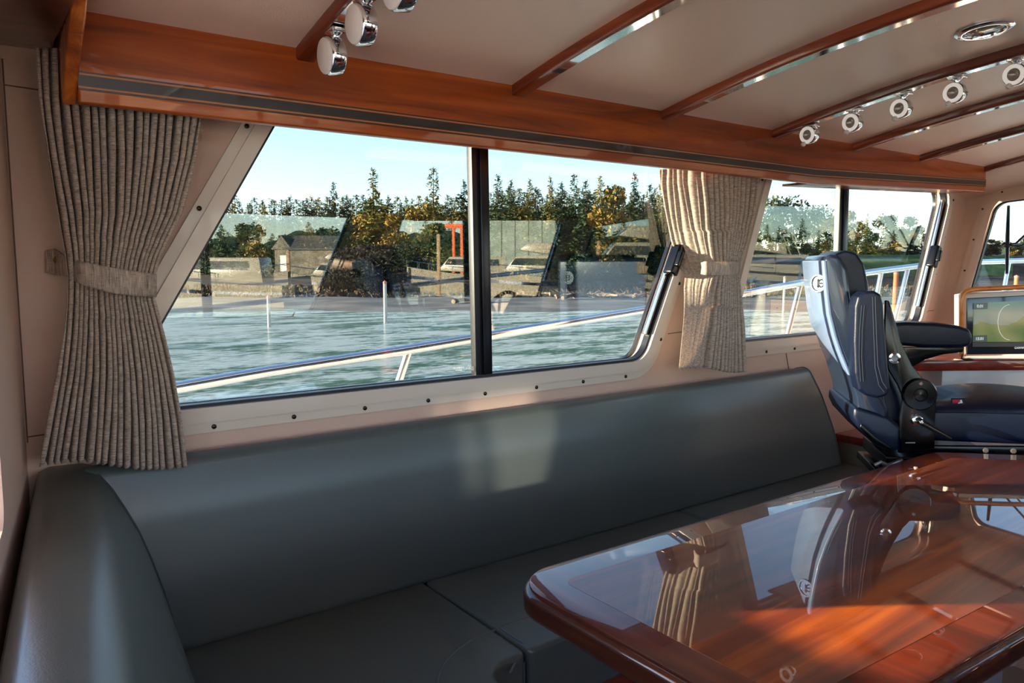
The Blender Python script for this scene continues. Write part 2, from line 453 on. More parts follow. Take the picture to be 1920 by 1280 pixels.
for nm, W_ in (('window_5', ws_port), ('window_6', ws_star)):
    root = struct_empty(nm)
    g = lambda d, dr: round_poly(offset_poly(W_, d), 0.05 + dr)
    plate('window_frame', g(0.058, 0.04), [g(0, 0)], 0.010, lambda u, v, w: front(u, v, w - 0.006), M['vinyl'], root)
    plate('inner_frame', g(0.030, 0.02), [g(-0.001, 0)], 0.016, lambda u, v, w: front(u, v, w - 0.009), M['vinyl'], root)
    plate('gasket', g(0.002, 0), [g(-0.006, -0.003)], 0.02, lambda u, v, w: front(u, v, w + 0.008), M['gasket'], root)
    plate('glass_pane', g(-0.002, 0), [], 0.006, lambda u, v, w: front(u, v, w + 0.014), M['glass_front'], root)
    m = MB(); L = [Vector(q) for q in offset_poly(W_, 0.043)]
    for i in range(4):
        p, q = L[i], L[(i + 1) % 4]; n_ = max(3, int((q - p).length / 0.11))
        for j in range(n_):
            c = p.lerp(q, (j + 0.5) / n_)
            m.lathe([(0.0045, 0), (0.004, 0.002), (0, 0.003)], front(c.x, c.y, -0.011), (-1, 0, 0.2), 10)
    m.build('frame_screws', M['screw'], root)
# sloping soffit between the last beam and the windscreen
m = MB()
rows = []
for i in range(15):
    y = 1.6 - 2.6 * i / 14
    c = camber(y)
    rows.append([(3.565, y, c - 0.02), (3.62, y, c - 0.045), (3.70, y, min(c - 0.07, 1.93)), (3.765, y, c - 0.085 if c < 1.9 else c - 0.10), (3.80, y, c - 0.03), (3.565, y, c + 0.03)])
m.ring_surface(rows); structure(m.build('trim_6', M['vinyl'], angle=50))

# cambered ceiling with an unseen open hatch added to let daylight in
ys = [-1.0 + 2.6 * i / 26 for i in range(27)]; xs = [-0.9, -0.3, 0.15, 0.95, 1.5, 2.5, 3.6]
m = MB()
for i in range(len(xs) - 1):
    for j in range(len(ys) - 1):
        if i == 2 and -0.76 < ys[j] < 0.0: continue
        vs = [(x, y, camber(y) + dz) for dz in (0, 0.03) for x, y in ((xs[i], ys[j]), (xs[i + 1], ys[j]), (xs[i + 1], ys[j + 1]), (xs[i], ys[j + 1]))]
        m.add(vs, [(0, 1, 2, 3), (7, 6, 5, 4)])
structure(m.build('ceiling', M['headliner'], angle=60))

# aft bulkhead, very slightly out of square, upper half left open, out of view, to add daylight
def aftw(u, v, w): return (0.088 - 0.12 * u + w, 1.6 - u, v)
structure(plate('wall_aft', ccw([(0, 0), (2.6, 0), (2.6, 1.95), (0, 1.95)]), [round_poly(ccw([(0.44, 1.115), (2.4, 1.115), (2.4, 1.78), (0.44, 1.78)]), 0.03)], 0.03, lambda u, v, w: aftw(u, v, w - 0.016), M['vinyl_grey'] if 'vinyl_grey' in M else M['vinyl']))
seam('trim_7', [(0.0895, 1.13), (0.0895, 1.80)], port, 1.597)
m = MB(); m.box((-0.9, -1.0, 0.0), (3.7, 1.64, -0.04)); structure(m.build('floor', simple('taupe carpet', srgb(150, 140, 130), 0.95, bump=0.6, bscale=900)))

# header over the aft bulkhead and its arched fascia
m = MB(); m.box((-0.3, 0.2, 1.823), (0.163, 1.6, 1.96)); structure(m.build('trim_8', M['header'], bevel=0.003))
arch = [(1.485, 1.715), (1.455, 1.742), (1.412, 1.774), (1.362, 1.800), (1.330, 1.815), (1.299, 1.835), (1.20, 1.862), (1.0, 1.885), (0.6, 1.90), (0.2, 1.905), (0.2, 1.99), (1.2, 1.96), (1.6, 1.86), (1.6, 1.80), (1.56, 1.735)]
m = MB(); m.prism([(0.163, y, z) for y, z in arch], (0.021, 0, 0)); structure(m.build('trim_9', M['teak_post'], bevel=0.004))

# beams: varnished timber with a polished strip on the underside
def beam(name, X, w=0.038, last=False):
    root = struct_empty(name)
    m = MB(); rings = []
    m2 = MB(); r2 = []
    for i in range(34):
        y = 1.452 - 2.30 * i / 33; c = camber(y) + 0.004
        rings.append([(X, y, c), (X, y, c - 0.024), (X + 0.003, y, c - 0.027), (X + w - 0.003, y, c - 0.027), (X + w, y, c - 0.024), (X + w, y, c)])
        if i > 1: r2.append([(X + 0.006, y, c - 0.0262), (X + 0.006, y, c - 0.0295), (X + w - 0.006, y, c - 0.0295), (X + w - 0.006, y, c - 0.0262)])
    m.ring_surface(rings); m.build('timber', M['teak_beam'], root, angle=50)
    if not last:
        m2.ring_surface(r2); m2.build('polished_strip', M['chrome'], root, angle=60)
        root.children[-1]['label'] = 'polished metal strip under the beam'
    return root
for i, X in enumerate((0.553, 1.065, 1.565, 2.06, 2.52, 2.99)): beam('trim_%d' % (10 + i), X)
beam('trim_16', 3.55, 0.02, True)

# ------------------------------------------------------------------ valances
def valance(side, label):
    root = thing('window_valance', label, 'valance', side(1.46)(0.19, 1.78, 0))
    zb = lambda x: table_lookup([(0.18, 1.713), (2.3, 1.713), (3.0, 1.737), (3.57, 1.757)], x)
    zt = lambda x: camber(1.45) + 0.002
    xs_ = [0.183, 0.6, 1.2, 1.8, 2.3, 2.65, 3.0, 3.3, 3.572]
    def strip(y0, y1, f0, f1, name, mat, bev=0.0, par=root):
        m = MB(); m.ring_surface([[side(y0)(x, f0(x), 0), side(y1)(x, f0(x), 0), side(y1)(x, f1(x), 0), side(y0)(x, f1(x), 0)] for x in xs_])
        return m.build(name, mat, par, bevel=bev)
    b = strip(1.450, 1.472, zb, zt, 'fascia_board', M['teak'], 0.004)
    strip(1.4485, 1.456, lambda x: zb(x) + 0.0215, lambda x: zb(x) + 0.0515, 'dark_inlay', M['inlay'])
    root.children[-1]['label'] = 'dark ebony inlay band'
    for a in (0.0245, 0.0455):
        strip(1.4478, 1.454, lambda x: zb(x) + a, lambda x: zb(x) + a + 0.0030, 'inlay_line', M['inlay_line'])
    xs_ = [2.34, 2.65, 3.0, 3.3, 3.572]
    strip(1.462, 1.60, lambda x: zb(x) + 0.004, lambda x: zb(x) + 0.012, 'bottom_board', M['teak'], 0.002)
    xs_ = [0.19, 1.2, 2.3, 3.3, 3.572]
    strip(1.470, 1.60, lambda x: 1.835, lambda x: 1.850, 'top_board', M['teak'])
    return root
valance(port, 'long varnished teak valance with dark inlay band above the side windows')
valance(star, 'matching teak valance over the opposite windows behind the camera')

# ------------------------------------------------------------------ curtains
def curtain(rows, Y0, pleats, amp, seed, fn, label, fabric_w, group, tie, stud=None, flat=0.0, curl=0.0):
    rng = random.Random(seed)
    root = thing('window_curtain', label, 'curtain', fn(on_y((rows[0][1] + rows[0][2]) / 2, rows[0][0], Y0)), 0, group)
    nu, nv = pleats * 14, 90
    y_of = lambda v: lerp(rows[0][0], rows[-1][0], v)
    ph = [rng.uniform(-0.35, 0.35) for _ in range(12)]
    m = MB(); pts = []; uvs = []
    tie_y = tie[0]
    xl = [(r[0], r[1]) for r in rows]; xr = [(r[0], r[2]) for r in rows]
    for j in range(nv + 1):
        v = j / nv; y = y_of(v)
        L = on_y(table_lookup(xl, y), y, Y0); R = on_y(table_lookup(xr, y), y, Y0)
        d = min(1.0, abs(y - tie_y) / 120.0); a = amp * (0.40 + 0.60 * d)
        row = []
        below = max(0.0, (y - tie_y) / max(1, rows[-1][0] - tie_y))
        for i in range(nu + 1):
            u = i / nu
            w = u + 0.006 * math.sin(2 * math.pi * (3.1 * u + 0.9 * v + ph[0])) + 0.004 * math.sin(2 * math.pi * (7 * u - 1.7 * v + ph[1]))
            t = 2 * math.pi * pleats * w + 0.7 * math.sin(5 * v + ph[2] + 4 * u)
            ff = 1.0 if u > flat or not flat else (0.12 + 0.88 * max(0, 1 - below * 3)) if y > tie_y else 1.0
            s = 2 * abs(math.cos(t / 2)) ** 0.7 - 1
            P = L.lerp(R, u + 0.30 / pleats * math.sin(2 * t + 0.5) * 0.35 * ff)
            P.y = Y0 + curl * max(0.0, 1 - u / 0.24) ** 1.1 * (1 - below ** 0.5) - a * s * ff * (0.12 + 0.88 * min(1, (u / 0.32) ** 2) if curl else 1) + 0.004 * math.sin(9 * u + ph[3]) - (0.010 * math.sin(math.pi * u) if d < 0.6 else 0)
            if v > 0.985: P.z += 0.004 * math.sin(t)
            P.z += 0.014 * below * (math.sin(6 * u + ph[4]) * 0.5)
            row.append(fn(P)); uvs.append((u * fabric_w, P.z))
        pts.append(row)
    m.grid(pts)
    me = bpy.data.meshes.new('drape'); me.from_pydata([tuple(Vector(q) - root.location) for q in m.v], [], m.f)
    lay = me.uv_layers.new(name='UVMap')
    for lp in me.loops: lay.data[lp.index].uv = uvs[lp.vertex_index]
    me.materials.append(M['fabric']); me.shade_smooth()
    o = bpy.data.objects.new('drape', me); col.objects.link(o); o.parent = root
    md = o.modifiers.new('thickness', 'SOLIDIFY'); md.thickness = 0.0012
    # tie band
    rows_t = []; uv_t = []
    n = len(tie[1])
    for k in range(9):
        s = k / 8; r_ = []
        for i in range((n - 1) * 6 + 1):
            q = i / 6; a = min(int(q), n - 2); f = q - a
            lo = [lerp(tie[1][a][c], tie[1][a + 1][c], f) for c in range(4)]
            P = on_y(lo[0], lerp(lo[1], lo[2], s), lo[3]); P.y -= 0.002 * math.sin(math.pi * s)
            r_.append(fn(P)); uv_t.append((P.z * 1.3, P.x * 0.9))
        rows_t.append(r_)
    m = MB(); m.grid(rows_t)
    me = bpy.data.meshes.new('tie_band'); me.from_pydata([tuple(Vector(q) - root.location) for q in m.v], [], m.f)
    lay = me.uv_layers.new(name='UVMap')
    for lp in me.loops: lay.data[lp.index].uv = uv_t[lp.vertex_index]
    me.materials.append(M['fabric']); me.shade_smooth()
    o = bpy.data.objects.new('tie_band', me); col.objects.link(o); o.parent = root
    md = o.modifiers.new('thickness', 'SOLIDIFY'); md.thickness = 0.004
    if stud:
        P = on_y(stud[0], stud[1], stud[2]); P2 = P + Vector((0, -1, 0))
        m = MB(); m.lathe([(0.001, -0.012), (0.003, -0.01), (0.003, 0.0), (0.0085, 0.002), (0.009, 0.005), (0.007, 0.009), (0.003, 0.011), (0, 0.0112)], fn(P), Vector(fn(P2)) - Vector(fn(P)), 20)
        m.build('brass_stud', simple('antique brass', srgb(150, 120, 80), 0.2, metal=1), root)
    return root
rows1 = [(95, 66, 372), (190, 72, 374), (225, 76, 374), (300, 88, 362), (400, 108, 335), (480, 122, 298), (520, 126, 287), (560, 124, 287), (620, 118, 303), (700, 106, 322), (780, 90, 336), (868, 74, 345)]
tie1 = (525, [(86, 470, 510, 1.592), (104, 466, 515, 1.588), (124, 480, 516, 1.55), (160, 492, 535, 1.482), (210, 502, 549, 1.468), (262, 510, 555, 1.472), (290, 514, 556, 1.50)])
G_C = 'linen window curtains'
curtain(rows1, 1.517, 19, 0.023, 3, Vector, 'grey slubbed linen curtain tied back in the corner left of the big window', 1.9, G_C, tie1, (110, 488, 1.583))
rows2 = [(312, 1278, 1416), (340, 1279, 1415), (400, 1290, 1408), (450, 1300, 1398), (490, 1314, 1386), (515, 1316, 1383), (540, 1306, 1385), (600, 1294, 1388), (650, 1282, 1390), (692, 1273, 1392)]
tie2 = (503, [(1316, 492, 514, 1.51), (1322, 490, 515, 1.478), (1345, 490, 516, 1.466), (1370, 490, 515, 1.470), (1384, 490, 513, 1.50)])
curtain(rows2, 1.502, 15, 0.017, 8, Vector, 'linen curtain with sunlit edge hanging between the two side windows', 1.5, G_C, tie2, None, 0.36, 0.088)

# small maker's marking etched low on the glass beside the divider
def glass_text(txt, x, z, size, parent):
    cu = bpy.data.curves.new('t', 'FONT'); cu.body = txt; cu.size = size; cu.align_x = 'CENTER'; cu.extrude = 0.0002
    tmp = bpy.data.objects.new('tmp', cu); col.objects.link(tmp); dg = bpy.context.evaluated_depsgraph_get(); dg.update()
    me = bpy.data.meshes.new_from_object(tmp.evaluated_get(dg))
    b = MB(); b.add([(x - v.co.x, 1.6125 + v.co.z, z + v.co.y) for v in me.vertices], [tuple(p.vertices) for p in me.polygons])
    bpy.data.objects.remove(tmp); bpy.data.curves.remove(cu)
    b.build('glass_marking', M['white'], parent)
w1 = bpy.data.objects['window_1']
glass_text('gab', 1.052, 1.182, 0.016, w1)
glass_text('LAMINATED', 1.016, 1.187, 0.0058, w1)
glass_text('SAFETY', 1.018, 1.180, 0.0058, w1)
# ================================================================== settee
def profile_sweep(prof, frames, name, mat, parent=None, bevel=0, angle=50):
    """prof: 2-D (a, z) outline; frames: list of functions (a, z) -> world"""
    m = MB(); m.ring_surface([[f(a, z) for a, z in prof] for f in frames])
    return m.build(name, mat, parent, bevel=bevel, seg=4, angle=angle)
# port backrest
prof = round_poly([(1.487, 0.705), (1.590, 0.705), (1.593, 1.072), (1.530, 1.088), (1.500, 0.99), (1.482, 0.85)], [0.02, 0.01, 0.02, 0.028, 0.3, 0.3], 6)
settee = thing('settee', 'built-in L-shaped grey leather settee with long backrest under the side windows', 'settee', (1.3, 1.3, 0))
root = settee
fr = []
for i in range(40):
    x = 0.17 + i * 2.36 / 39
    k = i / 39
    fr.append((lambda x, k: (lambda a, z: (x - (0.165 * (z - 0.705) / 0.37 if k > 0.999 else 0.165 * (z - 0.705) / 0.37 * k), a, z)))(x + 0.07 * k, k))
o = profile_sweep(prof, fr, 'backrest', M['leather'], root, bevel=0.0)
for s in (1,):
    m = MB(); m.tube([fr[-1](a, z) for a, z in prof] + [fr[-1](*prof[0])], 0.0028, 8); m.build('welt', M['leather'], settee.children[0])
# aft backrest (runs toward the camera, a little out of square)
root = settee
pa = [(0.318, 0.705), (0.303, 0.78), (0.290, 0.84), (0.272, 0.905), (0.254, 0.960), (0.236, 1.005), (0.216, 1.043), (0.196, 1.070), (0.172, 1.080), (0.120, 1.081), (0.103, 1.074), (0.097, 1.06), (0.097, 0.705)]
def aft_frame(y, s=1.0):
    d = 1.59 - y
    return lambda a, z: (0.20 + (a - 0.20) * s - 0.115 * d + (0.028 * d if a > 0.25 else 0), y, 0.89 + (z - 0.89) * s)
ysw = [1.594, 1.58, 1.55] + [1.5 - 0.08 * i for i in range(24)]
profile_sweep(pa, [aft_frame(y) for y in ysw], 'backrest', M['leather'], root, angle=55)
aft_back = root.children[-1] if root.children[-1].name.startswith('backrest.0') else [c for c in root.children if c.name.startswith('backrest.')][0]
aft_back['label'] = 'rounded bolster of the left corner, running toward the camera'
pface = [(0.705, 1.487), (0.85, 1.482), (0.99, 1.500), (1.05, 1.516), (1.075, 1.532)]
m = MB(); m.tube([tuple(Vector(aft_frame(table_lookup(pface, z))(a, z)) + Vector((0.0005, -0.001, 0.0005))) for a, z in pa[:8]], 0.0024, 8); m.build('welt', simple('dark welt', srgb(50, 56, 58), 0.5), aft_back)

# seat cushions
welt_m = simple('leather welt', srgb(84, 96, 98), 0.35, coat=0.2)
def seat_cushion(outline, r, z0, z1, label, seam_line, front_welts):
    root = thing('seat_cushion', label, 'cushion', (sum(p[0] for p in outline) / len(outline), sum(p[1] for p in outline) / len(outline), z0), 0, 'settee seat cushions')
    o = round_poly(outline, r, 10)
    m = MB(); m.prism([(x, y, z0) for x, y in o], (0, 0, z1 - z0)); m.build('cushion', M['leather'], root, bevel=0.016, seg=4, angle=50)
    m = MB(); m.tube([(x, y, z1 - 0.0006) for x, y in seam_line], 0.0021, 8); m.build('top_seam', welt_m, root)
    for fw in front_welts:
        m = MB(); m.tube(fw, 0.003, 8); m.build('welt', welt_m, root)
    return root
seat_cushion([(0.848, 1.098), (1.72, 1.098), (1.72, 1.50), (0.848, 1.50)], [0.012, 0.012, 0.01, 0.01], 0.575, 0.712,
             'grey leather settee seat cushion partly under the table', [(0.86, 1.212), (1.0, 1.207), (1.3, 1.207), (1.71, 1.207)],
             [[(0.858, 1.102, 0.698), (1.2, 1.100, 0.700), (1.71, 1.102, 0.698)], [(0.853, 1.108, 0.705), (0.853, 1.102, 0.690), (0.853, 1.100, 0.585)], [(0.856, 1.205, 0.7115), (0.856, 1.13, 0.710), (0.856, 1.108, 0.700)]])
seat_cushion([(1.728, 1.098), (2.64, 1.098), (2.64, 1.50), (1.728, 1.50)], [0.012, 0.012, 0.01, 0.01], 0.575, 0.712,
             'grey leather seat cushion at the far end of the settee by the helm chair', [(1.73, 1.207), (2.63, 1.207)],
             [[(1.735, 1.102, 0.700), (2.63, 1.102, 0.700)]])
corner = [(0.30, 1.50), (0.05, -0.35), (0.50, -0.35), (0.735, 0.985), (0.745, 1.094), (0.842, 1.098), (0.842, 1.50)]
arc = []
for k in range(15):
    t = math.radians(90 - 90 * k / 14)
    arc.append((0.842 - 0.225 * math.cos(t) , 1.205 - 0.20 * (1 - math.sin(t))))
arc += [(0.612, 0.90), (0.58, 0.7), (0.50, 0.3), (0.42, -0.2)]
seat_cushion(corner, [0.01, 0.02, 0.02, 0.15, 0.085, 0.018, 0.01], 0.575, 0.712, 'L-shaped grey leather corner seat cushion with curved seam', arc,
             [[(0.838, 1.103, 0.690), (0.838, 1.100, 0.585)], [(0.838, 1.108, 0.700), (0.810, 1.096, 0.697), (0.785, 1.075, 0.696)]])
# base
root = settee
m = MB(); m.prism([(x, y, 0.0) for x, y in [(0.09, 1.58), (-0.05, -0.35), (0.42, -0.35), (0.68, 0.98), (0.70, 1.14), (2.60, 1.14), (2.60, 1.58)]], (0, 0, 0.55)); m.build('plinth', M['mahogany'], root)
m = MB(); m.prism([(x, y, 0.552) for x, y in [(0.09, 1.58), (-0.05, -0.35), (0.46, -0.35), (0.71, 0.97), (0.73, 1.115), (2.63, 1.115), (2.63, 1.58)]], (0, 0, 0.022)); m.build('top_board', M['mahogany'], root, bevel=0.004)
# locker behind the settee end
root = thing('side_locker', 'low olive locker with red wood rail beyond the settee end', 'locker', (2.9, 1.45, 0))
m = MB(); m.box((2.735, 1.36, 0), (3.15, 1.59, 0.765)); m.build('carcass', simple('olive grey panel', srgb(112, 106, 88), 0.6), root, bevel=0.003)
m = MB(); m.box((2.728, 1.345, 0.765), (3.16, 1.59, 0.795)); m.build('top_rail', M['mahogany'], root, bevel=0.003)
m = MB(); m.box((2.90, 1.34, 0), (2.93, 1.362, 0.765)); m.build('post', M['mahogany'], root, bevel=0.002)

# ================================================================== table
root = thing('saloon_table', 'glossy lacquered saloon table with rounded corner in the foreground', 'table', (1.3, 0.6, 0))
TB = [(0.628, 0.372), (1.3, 0.345), (2.19, 0.372), (2.19, 0.600), (1.925, 0.868), (0.628, 0.878)]
TR = [0.07, 0.5, 0.05, 0.06, 0.07, 0.075]
o_out = round_poly(TB, TR, 10)
m = MB(); m.prism([(x, y, 0.947) for x, y in o_out], (0, 0, 0.036)); m.build('table_edge', M['table_edge'], root, bevel=0.009, seg=4)
m = MB(); m.prism([(x, y, 0.9820) for x, y in round_poly(offset_poly(TB, -0.006), TR, 10)], (0, 0, 0.0072)); m.build('table_border', M['table_border'], root, bevel=0.002, seg=2)
m = MB(); m.prism([(x, y, 0.9830) for x, y in round_poly(offset_poly(TB, -0.062), 0.02, 5)], (0, 0, 0.00645)); m.build('table_field', M['table'], root)
m = MB(); m.lathe([(0.045, 0.62), (0.045, 1.545)], (1.60, 0.612, -0.6), (0, 0, 1), 32); m.build('pedestal', simple('satin aluminium tube', srgb(190, 196, 204), 0.35, metal=0.6), root)
m = MB(); m.lathe([(0, 0), (0.17, 0), (0.17, 0.01), (0.09, 0.03), (0.062, 0.05), (0.0, 0.05)], (1.60, 0.612, 0.0), (0, 0, 1), 36); m.build('foot', M['chrome'], root)
m = MB(); m.box((1.45, 0.5, 0.925), (1.75, 0.72, 0.947)); m.build('mounting_plate', M['track'], root, bevel=0.003)
m = MB(); m.lathe([(0.0, 0), (0.0045, 0.0), (0.004, 0.001), (0, 0.0012)], on_z(1717, 876, 0.9893), (0, 0, 1), 14); m.build('deck_button', simple('mother of pearl', srgb(220, 180, 170), 0.3), root)

# ================================================================== spotlights under the beams
def spotlight(pos, r, label, group, ring):
    root = thing('spotlight', label, 'spotlight', pos, 0, group)
    p = Vector(pos); ax = Vector((-1, 0.0, -0.10)).normalized()
    zc = camber(p.y) + 0.004 - 0.0285
    m = MB(); m.lathe([(r * 0.94, 0.0), (r, -0.002), (r, -0.024), (r * 0.9, -0.028), (r * 0.3, -0.029), (0, -0.029)], p + ax * 0.012, ax, 36)
    m.build('housing', M['chrome'], root, angle=50)
    if ring:
        m = MB(); prof_ = []
        m.lathe([(r * 0.56, 0.000), (r * 0.58, 0.003), (r * 0.86, 0.003), (r * 0.93, 0.0), (r * 0.93, -0.002), (r * 0.56, -0.002), (r * 0.56, 0.0)], p + ax * 0.0125, ax, 40)
        m.build('lamp_lens', M['lens_ring'], root, angle=50)
        m = MB(); m.lathe([(r * 0.60, 0.0), (r * 0.5, -0.006), (r * 0.2, -0.010), (0, -0.011)], p + ax * 0.012, ax, 30)
        m.build('reflector', M['chrome_dull'], root, angle=60)
        q = p + ax * 0.018 + Vector((0, 0.006, -r * 0.98))
        m = MB(); m.lathe([(0, -0.007), (0.005, -0.005), (0.0068, 0), (0.006, 0.005), (0.003, 0.007), (0, 0.0075)], q, (-0.3, 0.5, -0.8), 16)
        m.build('aiming_knob', M['lens'], root)
    else:
        m = MB(); m.lathe([(r * 0.93, -0.002), (r * 0.93, 0.001), (r * 0.88, 0.003), (0, 0.0035)], p + ax * 0.0125, ax, 36)
        m.build('lamp_lens', M['lens'], root, angle=50)
    top = Vector((p.x + 0.008, p.y, zc))
    m = MB(); m.lathe([(0.0, 0), (0.012, 0), (0.013, -0.003), (0.013, -0.007), (0.009, -0.010), (0.0075, -0.012), (0.0075, zc * 0 - max(0.013, (zc - p.z) - r + 0.004)), (0, -max(0.013, (zc - p.z) - r + 0.004))], top, (0, 0, 1), 20)
    m.build('swivel_stem', M['chrome'], root, angle=50)
    m = MB(); m.box((p.x - 0.006, p.y - 0.020, zc - 0.0065), (p.x + 0.022, p.y + 0.020, zc + 0.0005))
    m.build('mounting_clip', M['chrome'], root, bevel=0.002)
    return root
M['lens_ring'] = simple('white lamp ring', srgb(250, 240, 232), 0.4)
_e = M['lens_ring'].node_tree.nodes['Principled BSDF']; _e.inputs['Emission Color'].default_value = (1, 0.93, 0.86, 1); _e.inputs['Emission Strength'].default_value = 0.10
M['chrome_dull'] = simple('brushed reflector', srgb(150, 138, 128), 0.3, metal=0.7)
GA = 'chrome spotlights on the nearer beam'; GB = 'ring spotlights on the fourth beam'
for i, (y, z) in enumerate([(1.312, 1.818), (1.190, 1.842), (1.055, 1.862)]):
    spotlight((0.566, y, z), 0.0335, ['chrome drum spotlight nearest the wood valance on the near beam', 'chrome drum spotlight in the middle of the near beam, second from the valance', 'chrome drum spotlight cut off by the top of the photo'][i], GA, False)
LB = ['white ring spotlight closest to the valance, smallest of the five', 'white ring spotlight second from the valance on the fourth beam', 'white ring spotlight, middle one of the five on the fourth beam', 'white ring spotlight fourth from the valance below the round ceiling fitting', 'white ring spotlight cut by the right edge of the photo']
for i, (y, z) in enumerate([(1.332, 1.832), (1.198, 1.848), (1.062, 1.865), (0.927, 1.882), (0.791, 1.900)]):
    spotlight((2.075, y, z), 0.0262, LB[i], GB, True)
# round ceiling fitting
P = on_z(1845, 62, 1.957)
root = thing('ceiling_light', 'round chrome ceiling fitting recessed between two beams', 'ceiling light', (P.x, P.y, 1.96))
c = (P.x, P.y, camber(P.y) - 0.001); axn = (0.0, -0.10, -1)
m = MB(); m.lathe([(0.058, 0.0), (0.058, 0.003), (0.050, 0.007), (0.042, 0.006), (0.040, 0.001), (0.040, -0.01), (0, -0.01)], c, axn, 44); m.build('trim_ring', M['chrome'], root, angle=50)
m = MB(); m.lathe([(0.0385, 0.001), (0.032, 0.0035), (0, 0.0045)], c, axn, 40); m.build('glass_disc', simple('dark green lens', srgb(92, 104, 92), 0.12, coat=1), root)

# ================================================================== helm chair
CHA = math.radians(-48)
fv = Vector((math.cos(CHA), math.sin(CHA), 0)); lv = Vector((-math.sin(CHA), math.cos(CHA), 0))
PIV = CF * 1.90 + CR * (760 / F_PX * 1.90) + EYE           # near pivot, seen at x = 1720
CW = 0.31
near_pt = Vector((PIV.x, PIV.y, 0))
def side_pt(x, y, off=0.0):
    """point of the chair's side plane, moved off metres to the chair's far side"""
    return cast(x, y, near_pt + lv * off, lv)
def side_solid(px, off0, off1, name, mat, parent, bevel=0.01, seg=4, off_ref=0.0, angle=45, rnd=0.0):
    """outline traced on the plane at off_ref, built as a solid from off0 to off1 across the chair"""
    pts = [side_pt(x, y, off_ref) for x, y in px]
    if rnd:
        loc = [((p - near_pt).dot(fv), p.z) for p in pts]
        loc = round_poly(ccw(loc), rnd, 5)
        base = near_pt + lv * off_ref
        pts = [base + fv * a + Vector((0, 0, z)) for a, z in loc]
    pts = [p + lv * (off0 - off_ref) for p in pts]
    m = MB(); m.prism(pts, lv * (off1 - off0))
    return m.build(name, mat, parent, bevel=bevel, seg=seg, angle=angle)
cc = near_pt + lv * (CW / 2)
chair = thing('helm_chair', 'navy leather helm chair with pale blue back shell and folded armrest', 'chair', (cc.x, cc.y, 0), CHA)
# shell behind the back
back_edge = [(1546, 486), (1550, 540), (1556, 590), (1572, 648), (1592, 700), (1606, 745), (1612, 790)]
side_solid([(1546, 486), (1556, 476), (1576, 480), (1590, 505), (1596, 560), (1606, 610), (1640, 660), (1670, 790), (1650, 822), (1612, 790), (1606, 745), (1592, 700), (1572, 648), (1556, 590), (1550, 540)],
           0.0, CW, 'back_shell', M['shell_side'], chair, bevel=0.014)
# pale rear panel tapering down to the near side
rp = []
for i, (x, y) in enumerate([(1546, 488), (1550, 540), (1556, 590), (1566, 630), (1576, 660), (1585, 682), (1594, 704)]):
    P = side_pt(x, y, 0.0)
    w = table_lookup([(0, CW), (3, CW), (6, 0.012)], i)
    back = -fv * 0.004 
    rp.append([P + back + lv * 0.006 * 0, P + back + lv * w, P + fv * 0.006 + lv * w, P + fv * 0.006])
m = MB(); m.ring_surface(rp); m.build('rear_panel', M['shell'], chair, bevel=0.003)
chair.children[-1]['label'] = 'pale blue painted rear panel'
# emblem on the rear panel
P = cast(1536, 531, side_pt(1549, 531, 0) - fv * 0.010, fv)
badge_axis = (-fv * 0.75 - lv * 0.66).normalized()
m = MB(); m.lathe([(0.0, -0.012), (0.016, -0.010), (0.0225, 0.0), (0.0245, 0.003), (0.0235, 0.006), (0.0195, 0.006), (0.0185, 0.003), (0.0, 0.003)], P, badge_axis, 36); emb = m.build('emblem', M['chrome'], chair, angle=40)
m = MB()
for sx in (-0.006, 0.006):
    pts = [P + badge_axis * 0.0045 + lv * (sx + 0.006 * math.cos(t)) + Vector((0, 0, 0.010 * math.sin(t))) for t in [2 * math.pi * k / 12 for k in range(13)]]
    m.tube(pts, 0.0016, 6)
m.tube([P + badge_axis * 0.0045 + lv * -0.014, P + badge_axis * 0.0045 + lv * 0.014], 0.0014, 6)
m.build('emblem_mark', M['chrome_dull'], emb)
# headrest and back cushion
side_solid([(1566, 478), (1590, 468), (1612, 474), (1626, 495), (1634, 530), (1640, 590), (1640, 602), (1606, 604), (1590, 560), (1576, 500)], 0.03, CW - 0.03, 'headrest', M['navy'], chair, bevel=0.03, seg=6, rnd=0.02)
hx = chair.children[-1]
m = MB()
for off in (0.030,):
    m.tube([side_pt(x, y, off) + lv * -0.0005 for x, y in [(1618, 500), (1624, 540), (1628, 590)]], 0.0008, 5)
m.build('stitching', M['stitch'], hx)
side_solid([(1590, 596), (1640, 600), (1660, 640), (1700, 740), (1712, 790), (1690, 840), (1655, 815), (1620, 720), (1600, 640)], 0.02, CW - 0.02, 'back_cushion', M['navy'], chair, bevel=0.03, seg=6)
side_solid([(1592, 560), (1612, 590), (1618, 640), (1640, 720), (1668, 770), (1660, 800), (1630, 760), (1606, 700), (1594, 620)], -0.005, 0.05, 'side_bolster', M['navy'], chair, bevel=0.014, seg=4)
# rounded lower back
side_solid([(1600, 760), (1665, 780), (1690, 800), (1688, 842), (1668, 846), (1640, 834), (1606, 798), (1598, 780)], -0.01, CW, 'lumbar_pad', M['navy'], chair, bevel=0.012, seg=4)
side_solid([(1612, 792), (1640, 818), (1668, 836), (1668, 842), (1640, 830), (1610, 800)], -0.014, CW, 'lower_trim', M['black_gloss'], chair, bevel=0.002, seg=2)
